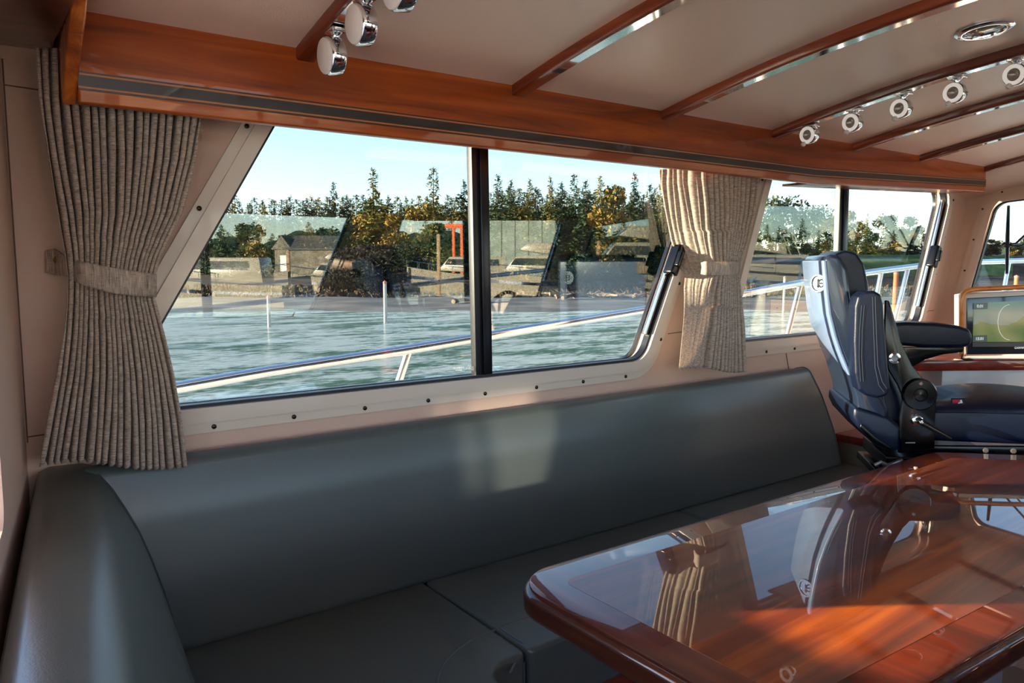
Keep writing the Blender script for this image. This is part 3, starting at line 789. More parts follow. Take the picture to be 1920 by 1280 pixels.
# folded near armrest
arm_px = [(1603, 575), (1608, 556), (1622, 546), (1640, 545), (1652, 552), (1657, 570), (1660, 620), (1666, 690), (1670, 728), (1664, 742), (1646, 747), (1624, 742), (1610, 732), (1603, 700), (1601, 640)]
side_solid(arm_px, -0.075, 0.0, 'folded_armrest', M['navy'], chair, bevel=0.022, seg=6, off_ref=-0.075, rnd=0.012)
ar = chair.children[-1]
ar['label'] = 'near armrest folded upright'
m = MB()
for dx in (0, 5):
    m.tube([side_pt(x + dx, y, -0.076) for x, y in [(1616, 572), (1612, 620), (1611, 670), (1614, 715)]], 0.0009, 5)
m.tube([side_pt(x, y, -0.0765) for x, y in [(1636, 556), (1638, 620), (1641, 690), (1648, 722), (1658, 735)]], 0.0009, 5)
m.tube([side_pt(x, y, -0.0765) for x, y in [(1641, 556), (1643, 620), (1646, 685), (1654, 715), (1663, 728)]], 0.0009, 5)
m.build('stitching', M['stitch'], ar)
# black side plates, near and far
plate_px = [(1657, 562), (1664, 563), (1672, 590), (1686, 640), (1706, 682), (1730, 712), (1748, 728), (1752, 742), (1749, 800), (1749, 838), (1686, 846), (1684, 780), (1690, 745), (1680, 720), (1662, 690), (1655, 640)]
side_solid(plate_px, -0.016, -0.004, 'side_plate', M['black_gloss'], chair, bevel=0.002, seg=2)
side_solid(plate_px, CW + 0.004, CW + 0.016, 'side_plate', M['black_gloss'], chair, bevel=0.002, seg=2, off_ref=0.0)
def on_side(x, y, r_prof, name, mat, n=28, off=-0.016, parent=chair):
    P = side_pt(x, y, off); m = MB(); m.lathe(r_prof, P, -lv, n); return m.build(name, mat, parent, angle=40)
on_side(1722, 738, [(0.040, -0.004), (0.040, 0.012), (0.037, 0.016), (0.017, 0.017), (0.015, 0.015), (0.012, 0.015), (0, 0.0165)], 'pivot_disc', M['black_gloss'])
on_side(1722, 717, [(0.0055, 0.010), (0.0055, 0.018), (0.004, 0.020), (0, 0.020)], 'pivot_bolt', M['chrome_dull'], 16)
on_side(1718, 787, [(0.0, 0.0), (0.0135, 0.0), (0.0135, 0.010), (0.011, 0.012), (0.0, 0.012)], 'lever_boss', M['chrome'], 20)
on_side(1677, 671, [(0.014, -0.002), (0.014, 0.004), (0.009, 0.005), (0.008, 0.002), (0.0, 0.002)], 'plate_grommet', M['chrome'], 20)
m = MB(); a = side_pt(1722, 788, -0.034); b = side_pt(1784, 822, -0.055)
m.tube([side_pt(1718, 787, -0.02), a, a.lerp(b, 0.5), b], [0.008, 0.0085, 0.0065, 0.0035], 12); m.build('recline_lever', M['black_gloss'], chair)
on_side(1728, 791, [(0.0, 0), (0.0048, 0), (0.004, 0.0015), (0, 0.002)], 'lever_screw', M['chrome'], 12, off=-0.043)
# far armrest, level
far_px = [(1672, 606), (1700, 604), (1760, 606), (1800, 611), (1820, 618), (1826, 632), (1822, 648), (1806, 652), (1740, 652), (1690, 648), (1672, 640)]
side_solid(far_px, CW - 0.01, CW + 0.065, 'level_armrest', M['navy'], chair, bevel=0.02, seg=6, off_ref=CW - 0.01)
chair.children[-1]['label'] = 'far armrest lowered level'
side_solid([(1690, 650), (1808, 651), (1806, 660), (1770, 664), (1735, 674), (1705, 692)], CW + 0.014, CW + 0.024, 'arm_bracket', M['black_gloss'], chair, bevel=0.002, seg=2, off_ref=CW + 0.014)
# seat
SB = side_pt(1750, 832, 0); SBx = (SB - near_pt).dot(fv)
z_top = side_pt(1750, 762, 0).z; z_bot = side_pt(1750, 832, 0).z
def seat_pt(a, l, z): return near_pt + fv * a + lv * l + Vector((0, 0, z))
m = MB(); rows = []
SL = 0.40
for i in range(22):
    t = i / 21; a = SBx + 0.002 + SL * t; ring = []
    rise = 0.014 * math.sin(math.pi * min(1, t * 1.1)) - 0.030 * max(0, t - 0.72) ** 1.3 * 4
    n = 40
    for k in range(n):
        th = 2 * math.pi * k / n
        cx, cz = math.cos(th), math.sin(th)
        e = 0.32
        x = math.copysign(abs(cx) ** e, cx); z = math.copysign(abs(cz) ** e, cz)
        lw = (CW / 2 - 0.004)
        zz = z_bot + (z_top - z_bot) * (z * 0.5 + 0.5)
        if z > 0: zz += rise * 0.5 + 0.030 * math.cos(x * math.pi / 2) ** 0.7 * (0.5 + 0.5 * math.sin(math.pi * t)) - 0.012 * math.exp(-((x) / 0.5) ** 2) * math.exp(-((t - 0.12) / 0.14) ** 2) * 3
        ring.append(seat_pt(a, CW / 2 + x * lw, zz))
    rows.append(ring)
m.ring_surface(rows); m.build('seat_cushion', M['navy'], chair, angle=55)
sc_ = chair.children[-1]
m = MB(); m.tube([seat_pt(SBx + 0.004 + SL * t, 0.000, z_top - 0.013 + 0.004 * math.sin(3 * t)) for t in [i / 12 for i in range(13)]], 0.0022, 8); m.build('welt', M['navy'], sc_)
P = side_pt(1797, 754, -0.002)
m = MB(); q = [side_pt(x, y, 0.0005) for x, y in [(1783, 746), (1808, 746), (1808, 758), (1783, 758)]]; m.prism(q, -lv * 0.0025); tg = m.build('maker_tag', simple('black woven tag', srgb(24, 20, 34), 0.8), chair)
m = MB(); q = [side_pt(x, y, -0.002) for x, y in [(1786, 749), (1800, 749), (1800, 755), (1786, 755)]]; m.prism(q, -lv * 0.001)
m.build('tag_mark', simple('red thread', srgb(170, 30, 50), 0.8), tg)
m = MB(); q = [side_pt(x, y, -0.002) for x, y in [(1800, 750), (1803, 749), (1805, 755), (1796, 756.4)]]; m.prism(q, -lv * 0.001); m.build('tag_mark', simple('white thread', srgb(220, 220, 225), 0.8), tg)
# frame, slides, pedestal
side_solid([(1686, 836), (1925, 838), (1990, 842), (1990, 860), (1925, 856), (1686, 850)], 0.004, 0.018, 'seat_rail', M['black_gloss'], chair, bevel=0.002, seg=2)
side_solid([(1686, 836), (1925, 838), (1990, 842), (1990, 860), (1925, 856), (1686, 850)], CW - 0.018, CW - 0.004, 'seat_rail', M['black_gloss'], chair, bevel=0.002, seg=2, off_ref=0.004)
for bx, by in ((1848, 844), (1900, 845)): on_side(bx, by, [(0.0, 0), (0.0065, 0), (0.006, 0.003), (0.002, 0.0035), (0, 0.003)], 'rail_bolt', M['chrome_dull'], 16, off=0.003)
m = MB(); z1 = side_pt(1700, 850, 0.1).z; P = near_pt + lv * CW / 2 + fv * 0.13
c8 = lambda hx_, hy, za, zb: [near_pt + lv * CW / 2 + fv * (0.09 + sx * hx_) + lv * (sy * hy) + Vector((0, 0, za)) for sx, sy in ((-1, -1), (1, -1), (1, 1), (-1, 1))]
m.prism(c8(0.14, 0.12, z1 - 0.03, 0), (0, 0, 0.035)); m.prism(c8(0.16, 0.10, z1 - 0.055, 0), (0, 0, 0.02)); m.build('slide_base', M['black_gloss'], chair, bevel=0.003)
m = MB(); q = near_pt + lv * CW / 2 + fv * 0.09
m.lathe([(0.05, z1 - 0.05), (0.05, 0.06), (0.12, 0.03), (0.16, 0.012), (0.16, 0.0), (0, 0.0)], (q.x, q.y, 0), (0, 0, 1), 32); m.build('pedestal', M['black_gloss'], chair, angle=40)
m = MB(); p1 = side_pt(1640, 872, -0.02); m.tube([p1, side_pt(1652, 866, -0.02), side_pt(1665, 872, -0.02), side_pt(1690, 862, 0.02)], 0.005, 8); m.build('slide_handle', M['chrome_dull'], chair)
side_solid([(1694, 826), (1712, 826), (1712, 828), (1694, 828)], -0.0168, -0.0155, 'plate_lettering', simple('grey print', srgb(120, 120, 120), 0.6), chair, bevel=0)

# ================================================================== helm console and display
DAZ = math.radians(-33)
du = Vector((math.cos(DAZ), math.sin(DAZ), 0)); dn = Vector((-math.sin(DAZ), math.cos(DAZ), 0))   # dn points away from camera
D0 = CF * 2.62 + CR * (843 / F_PX * 2.62) + EYE
def dp(x, y, off=0.0): return cast(x, y, D0 + dn * off, dn)
root = thing('helm_console', 'helm console with red mahogany shelf and white front panel', 'console', (D0.x, D0.y, 0))
a = dp(1690, 676, -0.03); b = dp(2200, 676, -0.03); c_ = dp(1690, 696, -0.03)
zt, zb_ = a.z, c_.z
m = MB(); m.prism([a, a + du * 0.95, a + du * 0.95 + dn * 0.16, a + dn * 0.16], (0, 0, zb_ - zt)); m.build('shelf', M['mahogany'], root, bevel=0.004)
a2 = Vector((a.x, a.y, 0)) + dn * 0.02 + du * 0.16
m = MB(); m.prism([a2, a2 + du * 0.76, a2 + du * 0.76 + dn * 0.12, a2 + dn * 0.12], (0, 0, zb_ - 0.001)); m.build('front_panel', M['white'], root, bevel=0.002)
disp = thing('chart_display', 'chart plotter display in a golden wood surround on the helm console', 'display', (D0.x, D0.y, zt))
def dsolid(px, off0, off1, name, mat, parent, bevel=0.003, seg=3, rnd=0):
    pts = [dp(x, y, off0) for x, y in px]
    if rnd:
        loc = [((p - D0).dot(du), p.z) for p in pts]; loc = round_poly(ccw(loc), rnd, 6); base = D0 + dn * off0; base.z = 0
        pts = [base + du * u_ + Vector((0, 0, z)) for u_, z in loc]
    m = MB(); m.prism(pts, dn * (off1 - off0)); return m.build(name, mat, parent, bevel=bevel, seg=seg)
m = MB()
rp_ = [dp(x, y, -0.012) for x, y in [(1803, 668), (1803, 600), (1803, 562), (1805, 552), (1811, 546), (1822, 543), (1830, 542), (1920, 537.5), (2080, 531)]]
for i, name, mt in ((0, 'surround', M['gold_wood']),):
    m = MB(); m.tube(rp_, 0.0085, 12); m.build(name, mt, disp)
dsolid([(1809, 664), (1809, 553), (1830, 549), (2080, 538), (2080, 660)], 0.0, 0.06, 'housing', M['cream'], disp, 0.004)
sc_m, n_, l_, p_ = new_mat('chart screen')
dsolid([(1813, 664.5), (1814, 559), (2078, 546), (2078, 661)], -0.006, -0.0005, 'bezel', simple('dark display bezel', srgb(44, 54, 62), 0.12, coat=0.6), disp, 0.002)
tc = n_.new('ShaderNodeTexCoord'); 
no = n_.new('ShaderNodeTexNoise'); no.inputs['Scale'].default_value = 9; l_.new(tc.outputs['Object'], no.inputs['Vector'])
sp = n_.new('ShaderNodeSeparateXYZ'); l_.new(tc.outputs['Object'], sp.inputs[0])
ad = n_.new('ShaderNodeMath'); ad.operation = 'MULTIPLY_ADD'; ad.inputs[1].default_value = -5.0; ad.inputs[2].default_value = 0.80; l_.new(sp.outputs['Z'], ad.inputs[0])
a2_ = n_.new('ShaderNodeMath'); a2_.operation = 'ADD'; l_.new(no.outputs['Fac'], a2_.inputs[0]); l_.new(ad.outputs[0], a2_.inputs[1])
cr = n_.new('ShaderNodeValToRGB'); cr.color_ramp.interpolation = 'CONSTANT'; e = cr.color_ramp.elements
e[0].position = 0; e[0].color = srgb(110, 140, 132); e[1].position = 0.66; e[1].color = srgb(92, 124, 76)
l_.new(a2_.outputs[0], cr.inputs['Fac']); l_.new(cr.outputs['Color'], p_.inputs['Base Color']); l_.new(cr.outputs['Color'], p_.inputs['Emission Color'])
p_.inputs['Emission Strength'].default_value = 0.12; p_.inputs['Roughness'].default_value = 0.1
scr = dsolid([(1824, 641), (1826, 568), (2070, 556), (2070, 640)], -0.0075, -0.0055, 'screen', sc_m, disp, 0)
tm = simple('pale screen print', srgb(215, 228, 225), 0.6)
tm.node_tree.nodes['Principled BSDF'].inputs['Emission Color'].default_value = srgb(215, 228, 225)
tm.node_tree.nodes['Principled BSDF'].inputs['Emission Strength'].default_value = 0.25
def text_on(txt, x, y, size, off, parent, name, mirror=True, mat=tm):
    cu = bpy.data.curves.new(name, 'FONT'); cu.body = txt; cu.size = size; cu.extrude = 0.0002; cu.align_x = 'CENTER'; cu.align_y = 'CENTER'
    tmp = bpy.data.objects.new('tmp', cu); col.objects.link(tmp); dg = bpy.context.evaluated_depsgraph_get(); dg.update()
    me = bpy.data.meshes.new_from_object(tmp.evaluated_get(dg)); o0 = dp(x, y, off)
    s = -1 if mirror else 1
    b = MB(); b.add([o0 + du * v.co.x * s + Vector((0, 0, v.co.y)) + dn * v.co.z for v in me.vertices], [tuple(p.vertices) for p in me.polygons])
    bpy.data.objects.remove(tmp); bpy.data.curves.remove(cu)
    return b.build(name, mat, parent)
dsolid([(1825, 580), (1825.5, 568), (1852, 567), (1852, 579)], -0.0085, -0.0076, 'readout_panel', M['screen_dark'] if 'screen_dark' in M else simple('grey readout', srgb(110, 134, 134), 0.3), scr, 0)
dsolid([(1824, 641), (1825, 629), (1851, 628), (1851, 641)], -0.0085, -0.0076, 'readout_panel', simple('grey readout lower', srgb(110, 134, 134), 0.3), scr, 0)
text_on('10.0', 1838, 574, 0.014, -0.009, scr, 'screen_text')
text_on('10.E1', 1837, 635, 0.014, -0.009, scr, 'screen_text')
text_on('GARMIN', 1912, 652, 0.010, -0.0068, scr, 'screen_text', False)
m = MB(); m.tube([dp(1893 + 22 * math.cos(t), 604 + 33 * math.sin(t), -0.0078) for t in [math.pi * (0.5 + k / 20) for k in range(21)]], 0.0006, 5); m.build('range_ring', tm, scr)
dsolid([(1824, 650), (1824, 642), (2070, 641), (2070, 649)], -0.0085, -0.0070, 'menu_bar', simple('menu bar', srgb(70, 84, 84), 0.3), scr, 0)
m = MB(); m.tube([dp(1804, 664, -0.03), dp(1803, 672, -0.035), dp(1808, 674, -0.035), dp(1824, 674, -0.035)], 0.003, 8); m.build('cable', M['black_gloss'], disp)
# ================================================================== outside: deck, rails, water, shore
m = MB(); m.box((-3.0, 1.66, 0.30), (5.2, 2.16, 0.72)); m.box((-3.0, -1.56, 0.30), (5.2, -1.06, 0.72))
m.prism([(5.2, -1.56, 0.3), (7.6, -0.6, 0.3), (8.6, 0.3, 0.3), (7.6, 1.2, 0.3), (5.2, 2.16, 0.3)], (0, 0, 0.44)); m.box((3.9, -1.06, 0.3), (5.2, 1.66, 0.72))
structure(tag(m.build('ground_deck', simple('white side deck', srgb(214, 214, 208), 0.6), bevel=0.01)))
def rail(fn, label):
    root = thing('deck_rail', label, 'rail', fn(Vector((1.0, 2.1, 0.72))))
    path = [(-2.5, 2.1, 0.93), (0.458, 2.1, 1.128), (0.69, 2.1, 1.150), (1.137, 2.1, 1.182), (1.42, 2.1, 1.206), (2.242, 2.1, 1.274), (2.838, 2.1, 1.322), (3.242, 2.1, 1.360), (3.916, 2.1, 1.410), (4.493, 2.09, 1.448), (5.05, 2.06, 1.462), (5.8, 1.93, 1.478), (6.8, 1.55, 1.49), (7.8, 0.85, 1.50), (8.2, 0.30, 1.50)]
    m = MB(); m.tube([fn(Vector(q)) for q in path], 0.0165, 16); m.build('top_rail', M['steel'], root, angle=60)
    for xt, xb in ((-1.2, -1.35), (1.137, 0.975), (3.243, 3.02), (3.98, 3.80), (4.253, 3.98), (5.35, 5.15), (6.6, 6.4)):
        zt = table_lookup([(p[0], p[2]) for p in path], xt); yt = table_lookup([(p[0], p[1]) for p in path], xt)
        m = MB(); m.tube([fn(Vector((xt, yt, zt - 0.01))), fn(Vector((xb, yt + 0.0, 0.745)))], 0.013, 12); m.tube([fn(Vector((xb, yt, 0.747))), fn(Vector((xb, yt, 0.72)))], 0.03, 14)
        m.build('stanchion', M['steel'], root)
    return root
rail(Vector, 'polished stainless deck rail running past the side windows')
rail(stbd, 'stainless deck rail along the opposite side deck')
# wiper on the windscreen
def fpt(x, y, off=0.045): return cast(x, y, (3.566 + off, 0, 1.295), (1, 0, -0.425))
root = thing('windscreen_wiper', 'black windscreen wiper parked upright outside the front window', 'wiper', fpt(1889, 450))
m = MB(); m.tube([fpt(1891, 386), fpt(1889, 450), fpt(1888, 513)], [0.006, 0.009, 0.006], 8); m.build('blade', M['black_gloss'], root)
m = MB(); m.tube([fpt(1885, 459, 0.06), fpt(1905, 456, 0.07), fpt(1935, 428, 0.07), fpt(1990, 380, 0.06)], 0.0045, 8); m.tube([fpt(1885, 459, 0.06), fpt(1910, 462, 0.07), fpt(1932, 452, 0.07), fpt(1990, 405, 0.06)], 0.0035, 8); m.build('arm', M['black_gloss'], root)
m = MB(); m.lathe([(0, -0.012), (0.013, -0.01), (0.013, 0.012), (0, 0.014)], fpt(1886, 460, 0.055), (-1, 0, 0.3), 14); m.build('pivot', M['black_gloss'], root)

HF = Vector((math.cos(YAW), math.sin(YAW), 0))      # shoreline frame: seaward distance and run along the shore
ORG = Vector((0, 0, 0))
def at(px, t, z):
    """a spot on the port shore: t metres out, run along the shore from its bearing"""
    s = (px - 960) / F_PX * t
    q = HF * (t * math.cos(PITCH) ) + CR * s
    return Vector((q.x, q.y, z))
def z_at(py, t): return 1.45 + (495 - py) / F_PX * t
def over(p): return Vector((p.x, 3.232 - p.y, p.z))   # same spot on the marina side
def smooth(a, b, x):
    t = max(0, min(1, (x - a) / (b - a))); return t * t * (3 - 2 * t)
rngG = random.Random(5)
def ground_h(s, t):
    h = -1.55 + 0.30 * smooth(40, 46, t) + 0.12 * smooth(46, 60, t) + 0.6 * smooth(60, 68, t) + 0.7 * smooth(70, 110, t) + 1.5 * smooth(120, 200, t)
    h += (2.4 * smooth(86, 100, t)) * smooth(28, 46, s)
    h += 0.05 * math.sin(s * 0.7 + t * 0.3) + 0.12 * math.sin(s * 0.13 + 1) * smooth(60, 70, t)
    return h
water_m, n, l, p = new_mat('river water')
tc = n.new('ShaderNodeTexCoord')
mp = n.new('ShaderNodeMapping'); mp.inputs['Rotation'].default_value = (0, 0, -math.radians(53.7 - 90)); mp.inputs['Scale'].default_value = (1.0, 2.6, 1)
l.new(tc.outputs['Object'], mp.inputs['Vector'])
na = n.new('ShaderNodeTexNoise'); na.inputs['Scale'].default_value = 2.2; na.inputs['Detail'].default_value = 7; na.inputs['Roughness'].default_value = 0.65
nb = n.new('ShaderNodeTexNoise'); nb.inputs['Scale'].default_value = 0.35; nb.inputs['Detail'].default_value = 3
l.new(mp.outputs[0], na.inputs['Vector']); l.new(mp.outputs[0], nb.inputs['Vector'])
bp = n.new('ShaderNodeBump'); bp.inputs['Strength'].default_value = 1.0; bp.inputs['Distance'].default_value = 0.30
l.new(na.outputs['Fac'], bp.inputs['Height']); l.new(bp.outputs['Normal'], p.inputs['Normal'])
mu = n.new('ShaderNodeMath'); mu.operation = 'MULTIPLY_ADD'; mu.inputs[1].default_value = 0.5; l.new(nb.outputs['Fac'], mu.inputs[0])
mu2 = n.new('ShaderNodeMath'); mu2.operation = 'MULTIPLY'; mu2.inputs[1].default_value = 0.5; l.new(na.outputs['Fac'], mu2.inputs[0]); l.new(mu2.outputs[0], mu.inputs[2])
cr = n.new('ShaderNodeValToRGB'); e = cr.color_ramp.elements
e[0].position = 0.43; e[0].color = srgb(82, 130, 108); e[1].position = 0.53; e[1].color = srgb(226, 244, 240)  # white ripple sparkle painted into the base colour
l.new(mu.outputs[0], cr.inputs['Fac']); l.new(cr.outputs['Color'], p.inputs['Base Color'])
p.inputs['Roughness'].default_value = 0.12; p.inputs['IOR'].default_value = 1.33
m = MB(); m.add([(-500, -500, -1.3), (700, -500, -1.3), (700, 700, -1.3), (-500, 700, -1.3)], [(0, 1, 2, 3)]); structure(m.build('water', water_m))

def ramp_mat(name, c1, c2, scale, rough=0.95, bump=0.0, p0=0.4, p1=0.62, detail=6, objrand=0.0):
    m, n, l, p = new_mat(name)
    tc = n.new('ShaderNodeTexCoord'); no = n.new('ShaderNodeTexNoise'); no.inputs['Scale'].default_value = scale; no.inputs['Detail'].default_value = detail
    l.new(tc.outputs['Object'], no.inputs['Vector'])
    cr = n.new('ShaderNodeValToRGB'); e = cr.color_ramp.elements
    e[0].position = p0; e[0].color = c1; e[1].position = p1; e[1].color = c2
    l.new(no.outputs['Fac'], cr.inputs['Fac'])
    if objrand:
        oi = n.new('ShaderNodeObjectInfo'); hs = n.new('ShaderNodeHueSaturation')
        mr = n.new('ShaderNodeMapRange'); mr.inputs['To Min'].default_value = 1 - objrand; mr.inputs['To Max'].default_value = 1 + objrand
        l.new(oi.outputs['Random'], mr.inputs['Value']); l.new(mr.outputs[0], hs.inputs['Value']); l.new(cr.outputs['Color'], hs.inputs['Color']); l.new(hs.outputs['Color'], p.inputs['Base Color'])
    else: l.new(cr.outputs['Color'], p.inputs['Base Color'])
    p.inputs['Roughness'].default_value = rough; p.inputs['Specular IOR Level'].default_value = 0.2
    return m
def strip(name, ts, s0, s1, ns, mat):
    m = MB(); rows = []
    for t in ts:
        row = []
        for i in range(ns + 1):
            s = s0 + (s1 - s0) * i / ns
            q = HF * (t * math.cos(PITCH)) + CR * s
            row.append((q.x, q.y, ground_h(s, t) + rngG.uniform(-0.02, 0.02)))
        rows.append(row)
    m.grid(rows); return structure(m.build(name, mat, angle=80))
strip('beach', [38 + 1.2 * i for i in range(21)], -90, 140, 150, ramp_mat('wet sand and silt', srgb(91, 93, 90), srgb(130, 127, 119), 0.3))
strip('bank', [61.5 + 1.5 * i for i in range(32)] + [112, 125, 150, 190, 240], -180, 330, 190, ramp_mat('bank scrub and earth', srgb(43, 36, 28), srgb(75, 65, 50), 0.5))
m = MB(); rows = []
for t in (88, 90, 92, 95, 98, 101, 104):
    rows.append([tuple(at(x, t, 0) + Vector((0, 0, ground_h((x - 960) / F_PX * t, t) + 0.06))) for x in range(1590, 1900, 12)])
m.grid(rows); structure(m.build('lawn', ramp_mat('bank grass', srgb(51, 76, 32), srgb(82, 103, 48), 0.6), angle=80))

# low wooded rise far behind the shore
rh = random.Random(3)
for nm, fn_, x0 in (('hill_port', lambda p: p, -100), ('hill_starboard', over, -600)):
    m = MB(); rows = []
    for t, h in ((158, 0.2), (164, 4.5), (170, 7.0), (182, 9.0), (200, 10.5), (240, 11)):
        rows.append([tuple(fn_(at(x, t, h * (0.86 + 0.16 * math.sin(x * 0.011) + 0.10 * math.sin(x * 0.047)) * (1.0 if x < 1330 else 0.62) + rh.uniform(-0.5, 0.5) * (t > 160)))) for x in range(x0, 2900, 10)])
    m.grid(rows); structure(m.build(nm, ramp_mat('wooded hill', srgb(30, 48, 38), srgb(66, 84, 54), 0.25), angle=80))

# ------------------------------------------------------------------ trees
def conifer_mesh(H, R, seed, sparse=1.0, low=0.12, mesh_name='needles'):
    rng = random.Random(seed); v = []; f = []
    nbr = int(250 * sparse)
    for b in range(nbr):
        k = low + (0.985 - low) * (b + rng.uniform(0, 1)) / nbr; z = k * H
        r = R * ((1 - k) ** 0.85) * (1 + 0.35 * math.sin(17 * k + seed)) + 0.10
        a = rng.uniform(0, 6.283); L = r * rng.uniform(0.5, 1.2)
        rise = rng.uniform(-0.3, 0.1) + 0.35 * k
        steps = max(1, int(L / 0.36))
        for s in range(steps):
            q = (s + 0.7) / steps
            c = Vector((math.cos(a) * L * q, math.sin(a) * L * q, z + rise * L * q - 0.15 * L * q * q))
            sz = (0.60 - 0.18 * q) * rng.uniform(0.6, 1.25) * (1.1 - 0.7 * k)
            for t_ in range(3):
                d = Vector((rng.gauss(0, 1), rng.gauss(0, 1), rng.gauss(0, 0.4))).normalized()
                w = Vector((rng.gauss(0, 1), rng.gauss(0, 1), rng.gauss(-0.3, 0.5))).normalized()
                o = len(v); c2 = c + Vector((rng.gauss(0, 0.1), rng.gauss(0, 0.1), rng.gauss(0, 0.08)))
                v += [c2 + d * sz, c2 + w * sz * 0.4, c2 - d * sz * 0.8 - Vector((0, 0, sz * 0.25)), c2 - w * sz * 0.4]
                f += [(o, o + 1, o + 2, o + 3)]
    for t_ in range(6):
        o = len(v); c = Vector((0, 0, H * 0.97)); a = rng.uniform(0, 6.28)
        v += [c + Vector((0, 0, H * 0.03)), c + Vector((math.cos(a) * 0.1, math.sin(a) * 0.1, -0.5)), c + Vector((math.cos(a + 1) * 0.1, math.sin(a + 1) * 0.1, -0.6))]; f += [(o, o + 1, o + 2)]
    me = bpy.data.meshes.new(mesh_name); me.from_pydata([tuple(q) for q in v], [], f); return me
def leafy_mesh(H, R, seed, n=1400, low=0.25, size=0.3, mesh_name='leaves'):
    rng = random.Random(seed); v = []; f = []
    blobs = [(Vector((rng.gauss(0, R * 0.45), rng.gauss(0, R * 0.45), H * rng.uniform(low + 0.1, 0.9))), R * rng.uniform(0.3, 0.6)) for _ in range(12)] + [(Vector((0, 0, H * 0.86)), R * 0.4)]
    for i in range(n):
        c0, r = rng.choice(blobs)
        d = Vector((rng.gauss(0, 1), rng.gauss(0, 1), rng.gauss(0, 1))).normalized() * r * rng.uniform(0.5, 1.1)
        c = c0 + d; c.z = max(0.05, min(c.z, H)); sz = size * rng.uniform(0.6, 1.3)
        a = Vector((rng.gauss(0, 1), rng.gauss(0, 1), rng.gauss(0, 1))).normalized(); b = a.cross(Vector((rng.gauss(0, 1), rng.gauss(0, 1), rng.gauss(0, 1)))).normalized()
        o = len(v); v += [c + a * sz, c + b * sz * 0.6, c - a * sz, c - b * sz * 0.6]; f += [(o, o + 1, o + 2, o + 3)]
    me = bpy.data.meshes.new(mesh_name); me.from_pydata([tuple(q) for q in v], [], f); return me
def twig_mesh(H, R, seed, n=40, w=0.012, mesh_name='twigs'):
    rng = random.Random(seed); m = MB()
    for i in range(n):
        a = rng.uniform(0, 6.28); q = Vector((rng.gauss(0, R * 0.25), rng.gauss(0, R * 0.25), 0)); pts = [tuple(q)]
        d = Vector((math.cos(a) * R * 0.5, math.sin(a) * R * 0.5, H * rng.uniform(0.5, 1.0))) / 4
        for s in range(4):
            q = q + d + Vector((rng.gauss(0, 0.06), rng.gauss(0, 0.06), 0)) * H * 0.4; pts.append(tuple(q))
            if s > 0:
                e_ = q + Vector((rng.gauss(0, 1), rng.gauss(0, 1), rng.uniform(0.2, 1))) * H * 0.13; m.tube([q, e_], [w * 0.6, w * 0.3], 3)
        m.tube(pts, [w * 1.6, w * 1.3, w, w * 0.8, w * 0.4], 3)
    me = bpy.data.meshes.new(mesh_name); me.from_pydata(m.v, [], m.f); return me
def trunk_mesh(H, r, seed, branches=0):
    rng = random.Random(seed); m = MB()
    m.tube([(0, 0, -1.0), (0.03 * H * rng.uniform(-0.3, 0.3), 0, H * 0.5), (0, 0, H * 0.92)], [r, r * 0.6, r * 0.08], 7)
    for i in range(branches):
        a = rng.uniform(0, 6.28); z = H * rng.uniform(0.25, 0.7); L = H * rng.uniform(0.15, 0.3)
        m.tube([(0, 0, z), (math.cos(a) * L * 0.5, math.sin(a) * L * 0.5, z + L * 0.45), (math.cos(a) * L, math.sin(a) * L, z + L)], [r * 0.35, r * 0.22, r * 0.08], 5)
    me = bpy.data.meshes.new('trunk'); me.from_pydata(m.v, [], m.f); return me
MG = {
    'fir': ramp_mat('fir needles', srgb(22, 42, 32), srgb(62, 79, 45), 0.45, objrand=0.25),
    'firlit': ramp_mat('sunlit fir needles', srgb(47, 65, 32), srgb(130, 116, 51), 0.35, objrand=0.2),  # lit copy of the fir, warm sunlight put into the needle colour
    'far': ramp_mat('distant conifer needles', srgb(32, 54, 44), srgb(88, 94, 56), 0.2, objrand=0.3),
    'gold': ramp_mat('golden leaves', srgb(81, 76, 32), srgb(149, 118, 53), 0.6, objrand=0.15),
    'bare': ramp_mat('bare twigs', srgb(71, 62, 53), srgb(103, 90, 76), 2.0),
    'bush': ramp_mat('dark shrub leaves', srgb(23, 29, 23), srgb(49, 45, 35), 0.8, objrand=0.2),
    'bark': ramp_mat('bark', srgb(51, 42, 35), srgb(90, 76, 63), 3.0),
    'scrub': ramp_mat('dry grass scrub', srgb(54, 45, 33), srgb(96, 81, 60), 1.2),
}
FIR = [conifer_mesh(12, R, 10 + i, sp, lo) for i, (R, sp, lo) in enumerate([(3.0, 0.8, 0.12), (2.7, 1.0, 0.05), (2.4, 1.1, 0.03), (3.0, 1.1, 0.05)])]
TRK = trunk_mesh(12, 0.2, 1)
LEAF = [leafy_mesh(9, 2.8, 31, 2600, 0.02, 0.24), leafy_mesh(9, 2.4, 32, 2600, 0.02, 0.24)]; TRKL = trunk_mesh(9, 0.16, 2, 7)
RND = leafy_mesh(9, 3.4, 35, 2200, 0.35, 0.26)
def link_part(name, me, mat, root):
    me2 = me
    if not me.materials: me.materials.append(mat)
    elif me.materials[0] is not mat:
        key = (me.name, mat.name)
        if key not in link_part.cache:
            me2 = me.copy(); me2.materials.clear(); me2.materials.append(mat); link_part.cache[key] = me2
        me2 = link_part.cache[key]
    o = bpy.data.objects.new(name, me2); col.objects.link(o); o.parent = root; return o
link_part.cache = {}
